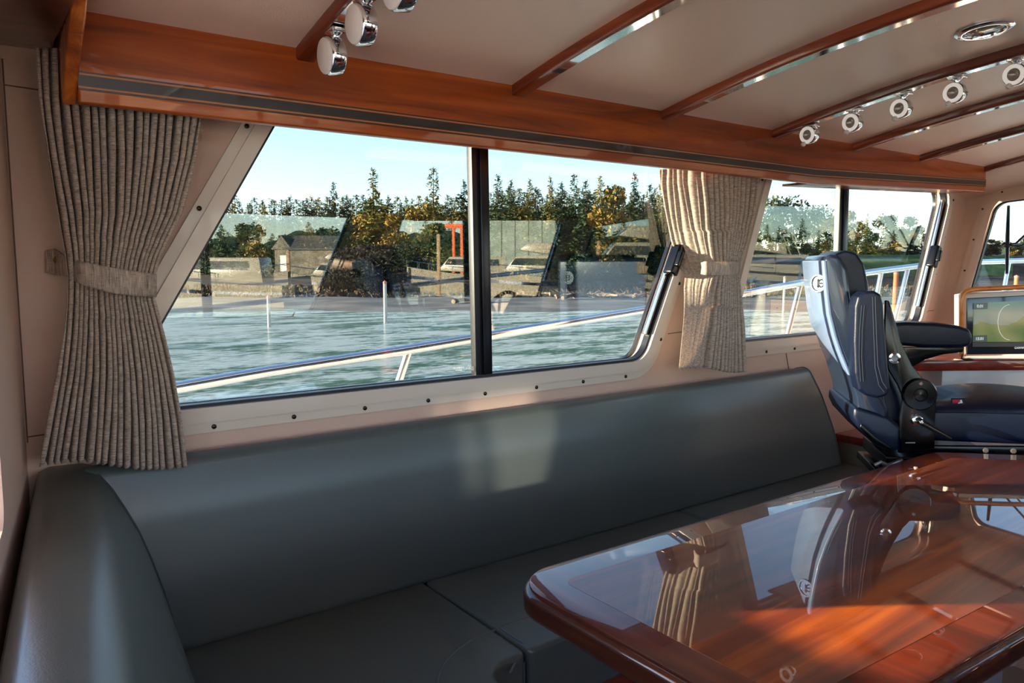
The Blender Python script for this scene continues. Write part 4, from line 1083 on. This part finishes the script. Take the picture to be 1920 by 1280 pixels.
def tree(name, px, py_top, t, kind, label, group=None, mat=None, idx=0, side=lambda p: p, wide=1.0, rot=None):
    s = (px - 960) / F_PX * t; g = ground_h(s, t) - 0.1
    H = z_at(py_top, t) - g
    p = side(at(px, t, g))
    root = thing(name, label, 'tree', p, rot if rot is not None else (px * 1.7) % 6.28, group)
    if kind == 'fir': me, tk, h0 = FIR[idx % 4], TRK, 12; mt = mat or MG['fir']
    elif kind == 'round': me, tk, h0 = RND, TRKL, 9; mt = mat or MG['far']
    else: me, tk, h0 = LEAF[idx % 2], TRKL, 9; mt = mat or MG['gold']
    k = H / h0; root.scale = (k * wide, k * wide, k)
    link_part('foliage', me, mt, root); link_part('trunk', tk, MG['bark'], root)
    return root
heroes = [
    (632, 343, 88, 'fir', 'small dark conifer rising alone above the far tree line, left of the tallest ones', 'fir', 2, 0.75),
    (705, 318, 78, 'fir', 'tall layered fir with drooping boughs left of the window divider', 'firlit', 0, 1.15),
    (816, 316, 86, 'fir', 'tall pointed fir halfway between the drooping fir and the window divider', 'firlit', 1, 1.0),
    (872, 341, 88, 'fir', 'dark fir just left of the black window divider', 'fir', 3, 0.95),
    (742, 398, 72, 'leaf', 'golden leafed tree standing right beside the drooping fir', 'gold', 0, 1.0),
    (776, 384, 74, 'leaf', 'yellow green tree between the two tall firs', 'gold', 1, 0.9),
    (424, 362, 92, 'fir', 'dark fir at the left end of the tree line beside the window frame', 'fir', 1, 0.8),
    (934, 330, 84, 'fir', 'dark fir just right of the black window divider', 'fir', 0, 1.1),
    (958, 340, 90, 'fir', 'fir second to the right of the window divider', 'fir', 2, 1.0),
    (993, 338, 84, 'fir', 'slim dark fir third to the right of the window divider', 'firlit', 2, 0.9),
    (1030, 333, 92, 'fir', 'leaning topped fir fourth to the right of the window divider', 'firlit', 0, 0.8),
    (1050, 344, 84, 'fir', 'bushy fir in the middle of the right-hand pane', 'fir', 3, 1.1),
    (1074, 328, 88, 'fir', 'tallest fir near the middle of the right-hand pane', 'fir', 1, 0.9),
    (1095, 341, 82, 'fir', 'broad fir right of the tallest one in the right-hand pane', 'fir', 3, 1.1),
    (1122, 332, 90, 'fir', 'pointed fir above the reflected windscreen pillar', 'firlit', 2, 1.0),
    (1150, 346, 82, 'leaf', 'yellow green tree among the firs of the right-hand pane', 'gold', 0, 0.9),
    (1185, 327, 88, 'fir', 'spiky double-topped fir in the right third of the right-hand pane', 'fir', 0, 0.95),
    (1213, 348, 84, 'fir', 'dark bushy fir left of the curtain reflection', 'fir', 3, 1.1),
    (1232, 346, 92, 'fir', 'fir seen through the curtain reflection', 'firlit', 1, 1.0),
    (1268, 350, 90, 'fir', 'fir at the right edge of the pane beside the sunlit curtain', 'fir', 2, 0.9),
    (1448, 372, 96, 'round', 'round crowned tree just right of the middle curtain', 'far', 0, 0.9),
    (1518, 388, 110, 'round', 'pale thin tree above the helm chair headrest', 'far', 0, 0.8),
    (1556, 406, 98, 'leaf', 'broad golden tree behind the helm chair headrest', 'gold', 1, 1.2),
    (1580, 394, 104, 'leaf', 'golden brown tree at the divider of the forward window', 'gold', 0, 1.0),
    (1616, 401, 112, 'fir', 'green fir right of the forward window divider', 'firlit', 1, 1.1),
    (1660, 402, 110, 'leaf', 'brown leafed tree above the grassy bank', 'gold', 1, 1.3),
    (1694, 406, 112, 'leaf', 'dark topped brown tree at the right end of the grassy bank', 'far', 0, 1.2),
    (1735, 414, 108, 'fir', 'dark conifer by the forward window latch', 'fir', 3, 1.0),
    (1846, 448, 100, 'leaf', 'dark bushy tree at the left edge of the windscreen', 'bush', 0, 1.5),
    (1885, 458, 108, 'leaf', 'yellow green tree behind the windscreen wiper', 'gold', 1, 1.5),
    (1912, 446, 104, 'leaf', 'green tree at the right edge of the photo', 'far', 1, 1.4),
]
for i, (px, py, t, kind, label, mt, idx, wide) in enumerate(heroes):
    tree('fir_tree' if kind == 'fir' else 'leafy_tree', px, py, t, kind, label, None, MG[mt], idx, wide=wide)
rt = random.Random(17)
for i in range(112):
    px = 330 + i * 9.3 + rt.uniform(-4, 4)
    base = 376 if px < 905 else 362
    if px > 1340: base = 432
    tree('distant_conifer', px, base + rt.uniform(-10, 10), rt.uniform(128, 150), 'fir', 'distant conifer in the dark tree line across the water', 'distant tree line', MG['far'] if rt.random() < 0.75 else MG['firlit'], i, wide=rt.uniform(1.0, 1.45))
for i in range(26):
    px = 1395 + i * 22 + rt.uniform(-6, 6)
    tree('distant_tree', px, 432 + rt.uniform(-8, 10) + (px > 1740) * 20, rt.uniform(135, 155), 'leaf' if i % 2 else 'fir', 'distant hazy tree behind the grassy bank', 'distant trees behind the bank', MG['far'], i, wide=1.5)
# second rank: mixed trees filling the wood down to the bank
for i in range(46):
    px = 335 + i * 21 + rt.uniform(-6, 6)
    k = rt.random()
    tree('woodland_tree', px, (400 if px < 905 else 388) + rt.uniform(-10, 22), rt.uniform(96, 112), 'fir' if k < 0.55 else 'leaf', 'middle distance tree in the mixed wood behind the bank', 'mixed wood behind the bank', MG['fir'] if k < 0.3 else (MG['far'] if k < 0.7 else MG['gold']), i, wide=1.2)
# shrubs on the bank
BUSH = [leafy_mesh(3, 2.4, 51 + i, 2600, 0.0, 0.12, 'shrub_leaves') for i in range(2)]
TWIG = [twig_mesh(3, 2.0, 61 + i, 34) for i in range(2)]
shr = [(652, 482, 66, 1.3), (672, 466, 68, 1.2), (700, 462, 67, 1.2), (728, 470, 66, 1.2), (752, 484, 65, 1.2), (782, 494, 66, 1.2), (640, 520, 65, 1.2), (610, 528, 65, 1.0), (690, 520, 63.5, 1.1), (720, 522, 63, 1.1), (760, 525, 64, 1.0), (820, 532, 66, 1.0), (860, 530, 66, 1.0), (1000, 520, 68, 1.0), (1060, 515, 70, 1.1), (1100, 512, 70, 1.0), (1150, 515, 70, 1.0), (1190, 520, 68, 1.0)]
names = ['at the left foot of the dark thicket', 'forming the left shoulder of the dark thicket', 'in the middle of the dark thicket below the drooping fir', 'on the right of the dark thicket', 'at the right shoulder of the dark thicket', 'at the right end of the dark thicket', 'left of the thicket near the boathouse reflection', 'farthest left of the thicket on the bank', 'low in front of the thicket centre', 'low in front of the thicket above the near piling', 'low in front of the thicket right of the piling', 'alone on the bank left of the window divider', 'small and close to the window divider', 'first right of the window divider near the bank', 'behind the driftwood pile on its left', 'directly behind the driftwood pile', 'behind the driftwood pile on its right', 'on the bank near the middle curtain']
for i, (px, py, t, w) in enumerate(shr):
    s = (px - 960) / F_PX * t; g = ground_h(s, t) - 0.1; H = z_at(py, t) - g
    root = thing('shrub', 'dark bare shrub ' + names[i], 'shrub', at(px, t, g), px % 6.28, 'shrubs on the bank')
    k = H / 3; root.scale = (k * w, k * w, k)
    link_part('foliage', BUSH[i % 2], MG['bush'], root); link_part('twigs', TWIG[i % 2], MG['bare'], root)
# low scrub along the top of the beach
rs = random.Random(9); m = MB()
for i in range(5200):
    px = rs.uniform(250, 1800); t = rs.uniform(59.5, 68); s = (px - 960) / F_PX * t
    q = at(px, t, ground_h(s, t) - 0.02); h = rs.uniform(0.08, 0.42); a = rs.uniform(0, 6.28); d = Vector((math.cos(a), math.sin(a), 0)) * rs.uniform(0.05, 0.22)
    m.add([q - d, q + d, q + d * 0.6 + Vector((rs.gauss(0, 0.1), rs.gauss(0, 0.1), h)), q - d * 0.5 + Vector((0, 0, h * 0.7))], [(0, 1, 2, 3)])
tag(m.build('scrub_grass', MG['scrub']), 'dry brown scrub grass along the top of the beach', 'grass', None, 'stuff')
# driftwood
LOG = {'c': srgb(176, 160, 142)}
dm = ramp_mat('weathered driftwood', srgb(94, 82, 71), srgb(152, 136, 118), 2.0, objrand=0.2)
rl = random.Random(21)
for i in range(22):
    px = rl.uniform(1035, 1215); t = rl.uniform(56, 62); s = (px - 960) / F_PX * t
    L = rl.uniform(0.8, 2.8); r = rl.uniform(0.05, 0.14); g = ground_h(s, t)
    me_b = MB(); me_b.tube([(-L / 2, 0, 0), (-L / 6, 0.05 * L * rl.uniform(-1, 1), 0.03), (L / 5, 0.04 * L, 0.05), (L / 2, 0, 0.0)], [r * 1.3, r, r * 0.8, r * 0.5], 8)
    for b in range(2): me_b.tube([(L * rl.uniform(-0.3, 0.3), 0, 0.03), (L * rl.uniform(-0.3, 0.3), rl.uniform(-0.3, 0.3), rl.uniform(0.2, 0.5))], [r * 0.4, r * 0.15], 5)
    o = me_b.build('driftwood_log', dm); o.location = at(px, t, g + r + rl.uniform(0, 0.18)); o.rotation_euler = (0, rl.uniform(-0.15, 0.15), rl.uniform(-1.4, 0.3))
    tag(o, 'weathered driftwood log in the pile on the beach left of the middle curtain', 'driftwood', 'driftwood pile on the beach')
for i, (px, py, L, lab) in enumerate([(546, 588, 1.6, 'single dark driftwood snag on the beach beyond the left piling'), (868, 566, 2.2, 'pale driftwood log near the window divider'), (1240, 545, 3.5, 'long pale log high on the beach beside the latch')]):
    t = 2.6 / ((py - 495) / F_PX) if py > 560 else 62
    s = (px - 960) / F_PX * t; g = ground_h(s, t)
    b = MB(); b.tube([(-L / 2, 0, 0), (0, 0.1, 0.08), (L / 2, 0, 0.03)], [0.16, 0.13, 0.07], 8); b.tube([(0, 0.1, 0.08), (0.2, 0.2, 0.45)], [0.06, 0.02], 5)
    o = b.build('driftwood_log', dm); o.location = at(px, t, g + 0.12); o.rotation_euler = (0, 0, -0.6 + i); tag(o, lab, 'driftwood')
# pilings standing in the shallows
for i, (px, y0, y1, r, c, lab) in enumerate([(506, 556, 612, 0.075, 'white', 'slim white piling standing in the shallows on the left'), (723.5, 529, 604, 0.085, 'white', 'taller white piling with reddish top in the shallows, middle of the left pane'),
        (1467, 520, 575, 0.07, 'white', 'thin marker pole in the shallows seen left of the helm chair'), (1674, 512, 580, 0.14, 'rust', 'rust brown piling beside the helm chair seen through the forward window'), (1898, 518, 560, 0.12, 'rust', 'orange marker post seen above the chart display')]):
    t = 2.75 / ((min(y1, 612) - 495) / F_PX) if y1 > 590 else 44
    zt = z_at(y0, t); p = at(px, t, -1.3)
    root = thing('mooring_piling', lab, 'piling', p, 0)
    mt = simple('weathered white piling', srgb(206, 196, 184), 0.8, var=0.3) if c == 'white' else simple('rusty piling', srgb(196, 110, 72), 0.8, var=0.3)
    m = MB(); m.tube([(p.x, p.y, -2.2), (p.x, p.y, zt)], [r, r * 0.95], 14); m.build('shaft', mt, root)
    m = MB(); m.lathe([(r * 1.05, 0), (r * 1.05, 0.10), (0, 0.16)], (p.x, p.y, zt - 0.06), (0, 0, 1), 14); m.build('cap', simple('piling cap', srgb(190, 120, 100), 0.7), root)

# ------------------------------------------------------------------ marina on the opposite side (seen mirrored in the side glass)
gel = simple('white gelcoat', srgb(150, 141, 124), 0.3, coat=0.5); dkwin = simple('dark boat windows', srgb(30, 40, 46), 0.1, coat=1); blueh = simple('navy hull paint', srgb(40, 58, 84), 0.3, coat=0.6)
green_canvas = simple('green canvas', srgb(66, 96, 88), 0.8)
def yacht(px, t, L, label, heading=0, style=0, hullm=None):
    B = L * 0.30; Hh = L * 0.155
    c = over(at(px, t, -1.3))
    base_dir = Vector((CR.x, -CR.y, 0)); az = math.atan2(base_dir.y, base_dir.x) + heading
    root = thing('motor_yacht', label, 'boat', c, az, 'boats in the marina')
    m = MB(); rings = []
    for i in range(13):
        x = -L / 2 + L * i / 12; k = i / 12
        b = B / 2 * (1 - max(0, (k - 0.45) / 0.55) ** 2.2) * (0.92 + 0.08 * k); b = max(b, 0.03)
        sh = Hh * (0.85 + 0.55 * k * k); fl = 0.75 - 0.35 * k
        rings.append([(x + 0.06 * L * k * 0, -b, sh), (x, -b * fl, -0.15), (x, 0, -0.4), (x, b * fl, -0.15), (x + 0, b, sh), (x, 0, sh + 0.04)])
    m.ring_surface(rings); m.build('hull', hullm or gel, root, local=True, angle=40)
    hull_o = root.children[-1]; m = MB()
    for j in range(12):
        k0, k1 = j / 12, (j + 1) / 12
        bb = lambda k: max(B / 2 * (1 - max(0, (k - 0.45) / 0.55) ** 2.2) * (0.92 + 0.08 * k), 0.03) * (1 - 0.30 * (1 - (0.75 - 0.35 * k))) + 0.03
        for sg in (-1, 1):
            xx = lambda k: -L / 2 + L * k
            m.prism([(xx(k0), sg * bb(k0), 0.55 * Hh * (0.85 + 0.55 * k0 * k0)), (xx(k1), sg * bb(k1), 0.55 * Hh * (0.85 + 0.55 * k1 * k1)), (xx(k1), sg * bb(k1), 0.68 * Hh * (0.85 + 0.55 * k1 * k1)), (xx(k0), sg * bb(k0), 0.68 * Hh * (0.85 + 0.55 * k0 * k0))], (0, sg * 0.03, 0))
    m.build('hull_stripe', blueh, hull_o, local=True)
    m = MB(); 
    for (x0, x1, xs0, xs1, z0, z1, w) in ((-0.38, 0.22, -0.36, 0.12, 0.95, 1.95, 0.78), (-0.20, 0.10, -0.18, 0.04, 1.95, 2.55, 0.66)):
        q = [(x0 * L, z0 * Hh), (x1 * L, z0 * Hh + 0.25 * Hh), (xs1 * L, z1 * Hh), (xs0 * L, z1 * Hh)]
        m.prism([(x, -w * B / 2, z) for x, z in q], (0, w * B, 0))
        if style == 1: break
    m.build('cabin', gel, root, local=True, bevel=0.06, seg=2)
    m = MB(); q = [(-0.30 * L, 1.45 * Hh), (0.165 * L, 1.50 * Hh), (0.13 * L, 1.82 * Hh), (-0.30 * L, 1.80 * Hh)]
    m.prism([(x, -0.785 * B / 2, z) for x, z in q], (0, 0.785 * B, 0)); m.build('window_band', dkwin, root, local=True)
    m = MB(); w = 0.64 * B / 2
    if style != 1:
        for sgn in (-1, 1): m.tube([(-0.30 * L, sgn * w, 1.9 * Hh), (-0.22 * L, sgn * w, 3.0 * Hh), (-0.16 * L, sgn * w * 0.7, 3.1 * Hh)], 0.07, 6)
        m.tube([(-0.20 * L, -w, 3.02 * Hh), (-0.20 * L, w, 3.02 * Hh)], 0.08, 6); m.lathe([(0.0, 0), (0.3, 0.02), (0.3, 0.2), (0, 0.26)], (-0.20 * L, 0, 3.1 * Hh), (0, 0, 1), 14)
        m.build('radar_arch', gel, root, local=True)
    m = MB(); pts = []
    for i in range(7):
        k = 0.4 + 0.1 * i; b = B / 2 * (1 - max(0, (k - 0.45) / 0.55) ** 2.2) * 0.95
        x = -L / 2 + L * k; sh = Hh * (0.85 + 0.55 * k * k)
        for sgn in (-1, 1): m.tube([(x, sgn * b, sh), (x, sgn * b, sh + 0.65)], 0.02, 4)
        pts.append((x, b, sh + 0.65))
    m.tube(pts + [(x_, -y_, z_) for x_, y_, z_ in pts[::-1]], 0.022, 4); m.build('bow_rail', M['steel'], root, local=True)
    return root
yacht(395, 50, 10.5, 'nearest cream motor boat moored in the marina, seen mirrored low in the left pane', math.pi, 1)
yacht(440, 66, 10.0, 'cream cruiser with outboard at the left end of the marina', 0.1, 1)
yacht(632, 70, 9.5, 'small white fishing boat moored beside the boathouse', math.pi * 0.95, 0)
yacht(872, 76, 11.5, 'white sports cruiser moored left of the large yacht', math.pi, 1)
yacht(998, 66, 11.5, 'white yacht with radar arch in the middle of the marina', math.pi, 0)
yacht(1185, 70, 15.5, 'large white yacht at the right of the marina', math.pi, 0)
yacht(1205, 58, 9.0, 'small white runabout in front of the large yacht', math.pi, 1)
yacht(1415, 72, 12.0, 'white cruiser with dark green canvas forward in the marina', math.pi, 0)
yacht(560, 92, 7.0, 'blue hulled boat behind the boathouse', 0.2, 0, blueh)
# boathouse
def vbox(px0, px1, t, z0, z1, depth, name, mat, root):
    a = at(px0, t, z0); b = at(px1, t, z0); d = HF * depth
    m = MB(); m.prism([over(a), over(b), over(b + d), over(a + d)], (0, 0, z1 - z0)); return m.build(name, mat, root, bevel=0.02, seg=1)
root = thing('boathouse', 'grey gabled boathouse with white door in the marina', 'boathouse', over(at(590, 84, -1.3)))
gw = ramp_mat('grey weatherboard', srgb(104, 98, 88), srgb(132, 124, 112), 1.5)
vbox(520, 640, 84, -1.3, 3.1, 6, 'wall', gw, root)
a, b = at(514, 83.7, 3.05), at(552, 83.7, 3.05); mid = (a + b) / 2 + Vector((0, 0, 1.5)); back = CR * 6
m = MB(); m.prism([over(a), over(mid), over(b)], Vector((HF.x, -HF.y, 0)) * 6.5); m.build('gable', gw, root)
a, b = at(540, 83.5, 3.0), at(648, 83.5, 3.0)
m = MB(); m.prism([over(a), over(b), over(b + HF * 3.5 + Vector((0, 0, 1.5))), over(a + HF * 3.5 + Vector((0, 0, 1.5)))], (0, 0, 0.15)); m.build('roof', simple('grey roof', srgb(84, 84, 84), 0.8), root)
vbox(530, 545, 83.8, -1.0, 2.4, 0.2, 'door', simple('white door', srgb(236, 236, 226), 0.6), root)
# orange boat lift
root = thing('boat_lift', 'orange travel lift crane standing behind the marina boats', 'crane', over(at(858, 98, -1.3)))
om = simple('orange crane paint', srgb(226, 104, 62), 0.5)
m = MB(); m.tube([over(at(868, 98, -1.3)), over(at(868, 98, z_at(424, 98)))], 0.28, 8); m.tube([over(at(852, 98, -1.3)), over(at(852, 98, z_at(424, 98)))], 0.2, 8); m.build('legs', om, root)
m = MB(); m.tube([over(at(836, 98, z_at(425, 98))), over(at(872, 98, z_at(425, 98)))], 0.3, 6); m.build('beam', om, root)
# covered moorage, its pale wall
root = thing('covered_moorage', 'long pale covered moorage shed behind the yachts', 'shed', over(at(985, 104, -1.3)))
pale = ramp_mat('pale metal siding', srgb(120, 132, 124), srgb(140, 150, 142), 0.6)
vbox(915, 1062, 104, -0.5, z_at(409, 104), 9, 'wall', pale, root)
for px in (940, 965, 990, 1015, 1040): vbox(px - 0.6, px + 0.6, 103.8, -0.5, z_at(410, 104), 0.2, 'post', simple('shed post', srgb(120, 120, 116), 0.8), root)
# floating docks and their pilings
root = thing('floating_dock', 'long floating dock in front of the moored boats', 'dock', over(at(900, 78, -1.3)))
vbox(260, 1300, 78, -1.5, -0.85, 1.6, 'deck', ramp_mat('dock planks', srgb(132, 118, 100), srgb(170, 154, 132), 1.0), root)
for i, (px, t, top) in enumerate([(545, 66, 470), (824, 66, 440), (1120, 66, 452), (690, 68, 480), (352, 66, 460)]):
    p = over(at(px, t, -1.3)); m = MB(); m.tube([(p.x, p.y, -2), (p.x, p.y, z_at(top, t))], 0.17, 10)
    tag(m.build('dock_piling', simple('marina piling wood', srgb(168, 140, 112), 0.85, var=0.3)), ['marina piling near the boathouse', 'tall marina piling before the orange lift', 'marina piling near the large yacht', 'short marina piling by the fishing boat', 'marina piling beside the nearest cream boat'][i], 'piling', 'marina pilings')
# marina shore and its trees
m = MB(); rows = []
for t, h in ((92, -1.5), (96, -0.9), (110, -0.3), (150, 1.5), (220, 4)):
    rows.append([tuple(over(at(x, t, h))) for x in range(-200, 2400, 60)])
m.grid(rows); structure(m.build('ground_marina', MG['scrub'], angle=80))
for i in range(60):
    px = 250 + i * 24 + rt.uniform(-8, 8); t = rt.uniform(112, 140)
    tree('marina_tree', px, rt.uniform(408, 445), t, 'fir' if i % 3 else 'leaf', 'tree on the shore behind the marina', 'trees behind the marina', MG['far'], i, side=over, wide=1.5)

# helm seat and wheel on the opposite side of the cabin, seen only as reflections
q = on_y(760, 520, 3.62)
c2 = copy_tree(chair); c2.location = (q.x, 3.2 - q.y, 0); c2.rotation_euler = (0, 0, 0.1)
for ch in c2.children:
    if ch.name.startswith(('rear_panel', 'back_shell')): ch.data = ch.data.copy(); ch.data.materials[0] = M['navy']
    if 'label' in ch.keys() and 'rear' in ch['label']: del ch['label']
c2['label'] = 'second navy helm chair on the opposite side, seen only mirrored in the side glass'
q = on_y(940, 548, 3.5)
root = thing('helm_station', 'dark helm pod with steering wheel on the opposite side of the cabin', 'helm', (q.x, 3.2 - q.y, 0))
X0, Y0_ = q.x, 3.2 - q.y
m = MB(); m.prism([(X0 + 0.08, Y0_ - 0.22, 0), (X0 + 0.36, Y0_ - 0.22, 0), (X0 + 0.36, Y0_ - 0.22, 1.24), (X0 + 0.25, Y0_ - 0.22, 1.27), (X0 + 0.08, Y0_ - 0.22, 1.02)], (0, 0.55, 0)); m.build('pod', simple('dark blue dash vinyl', srgb(44, 60, 70), 0.5), root, bevel=0.03)
m = MB(); axw = Vector((-0.85, 0, 0.5)).normalized(); cw = Vector((X0, Y0_, 1.16)); uu = Vector((0, 1, 0)); vv = axw.cross(uu)
ringp = [cw + (uu * math.cos(2 * math.pi * k / 36) + vv * math.sin(2 * math.pi * k / 36)) * 0.15 for k in range(37)]
m.tube(ringp, 0.011, 8); 
for k in (0, 12, 24): m.tube([cw, ringp[k]], 0.008, 6)
m.tube([cw, Vector((X0 + 0.12, Y0_, 1.08))], 0.018, 8)
m.build('steering_wheel', M['black_gloss'], root)

# added unseen narrow-beam lamps that throw the light patches on the backrest
for (xa, xb, za, zb, pw_) in ((1.048, 1.262, 0.840, 1.12, 1.0), (0.962, 1.012, 0.905, 1.12, 0.45)):
    ld = bpy.data.lights.new('patch_lamp', 'AREA'); ld.shape = 'RECTANGLE'; ld.size = xb - xa; ld.size_y = zb - za; ld.spread = math.radians(1.6)
    ld.energy = 0.045 * pw_ * (xb - xa) / 0.214; ld.color = (1.0, 0.88, 0.70)
    tgt = Vector(((xa + xb) / 2, 1.49, (za + zb) / 2)); d = Vector((-0.20, 1, -0.155)).normalized()
    lo = bpy.data.objects.new('patch_lamp', ld); col.objects.link(lo); lo.location = tgt - d * 3.6
    zax = -d; xax = Vector((0, 0, 1)).cross(zax).normalized(); yax = zax.cross(xax)
    lo.rotation_euler = Matrix((xax, yax, zax)).transposed().to_euler()

# cabinet run along the opposite side under its windows
root = thing('galley_cabinet', 'dark wood cabinet run under the opposite side windows', 'cabinet', (1.0, -0.8, 0))
m = MB(); m.box((-0.1, -0.98, 0), (2.02, -0.55, 1.03)); m.build('carcass', M['header'], root, bevel=0.004)
m = MB(); m.box((-0.12, -0.985, 1.03), (2.04, -0.53, 1.06)); m.build('worktop', M['header'], root, bevel=0.004)
for i in range(4):
    m = MB(); m.box((-0.06 + i * 0.52, -0.55, 0.1), (0.42 + i * 0.52, -0.535, 0.98)); d_ = m.build('door', M['mahogany'], root, bevel=0.004)
    m = MB(); m.lathe([(0.006, 0), (0.006, 0.012), (0.012, 0.018), (0.010, 0.024), (0, 0.026)], (0.38 + i * 0.52, -0.535, 0.6), (0, 1, 0), 16); m.build('knob', M['chrome'], d_)

# added unseen screen abaft the cabin, blocking direct sun through the aft opening
root = thing('sun_screen', 'unseen side screen added behind the camera to block the sun', 'sun screen', (-3.0, 1.62, 0.72))
m = MB(); m.box((-5.5, 1.605, 0.72), (-1.36, 1.625, 2.05)); m.build('canvas', simple('beige sun screen', srgb(190, 178, 160), 0.9), root)  # panel put here only to shade the cabin
for x in (-5.5, -3.4, -1.36):
    m = MB(); m.tube([(x, 1.64, 0.72), (x, 1.64, 2.07)], 0.014, 10); m.build('frame_tube', M['steel'], root)
m = MB(); m.box((-5.6, -1.05, 0.35), (-0.12, 1.60, 0.40)); structure(m.build('floor_cockpit', simple('white cockpit sole', srgb(222, 218, 208), 0.6)))
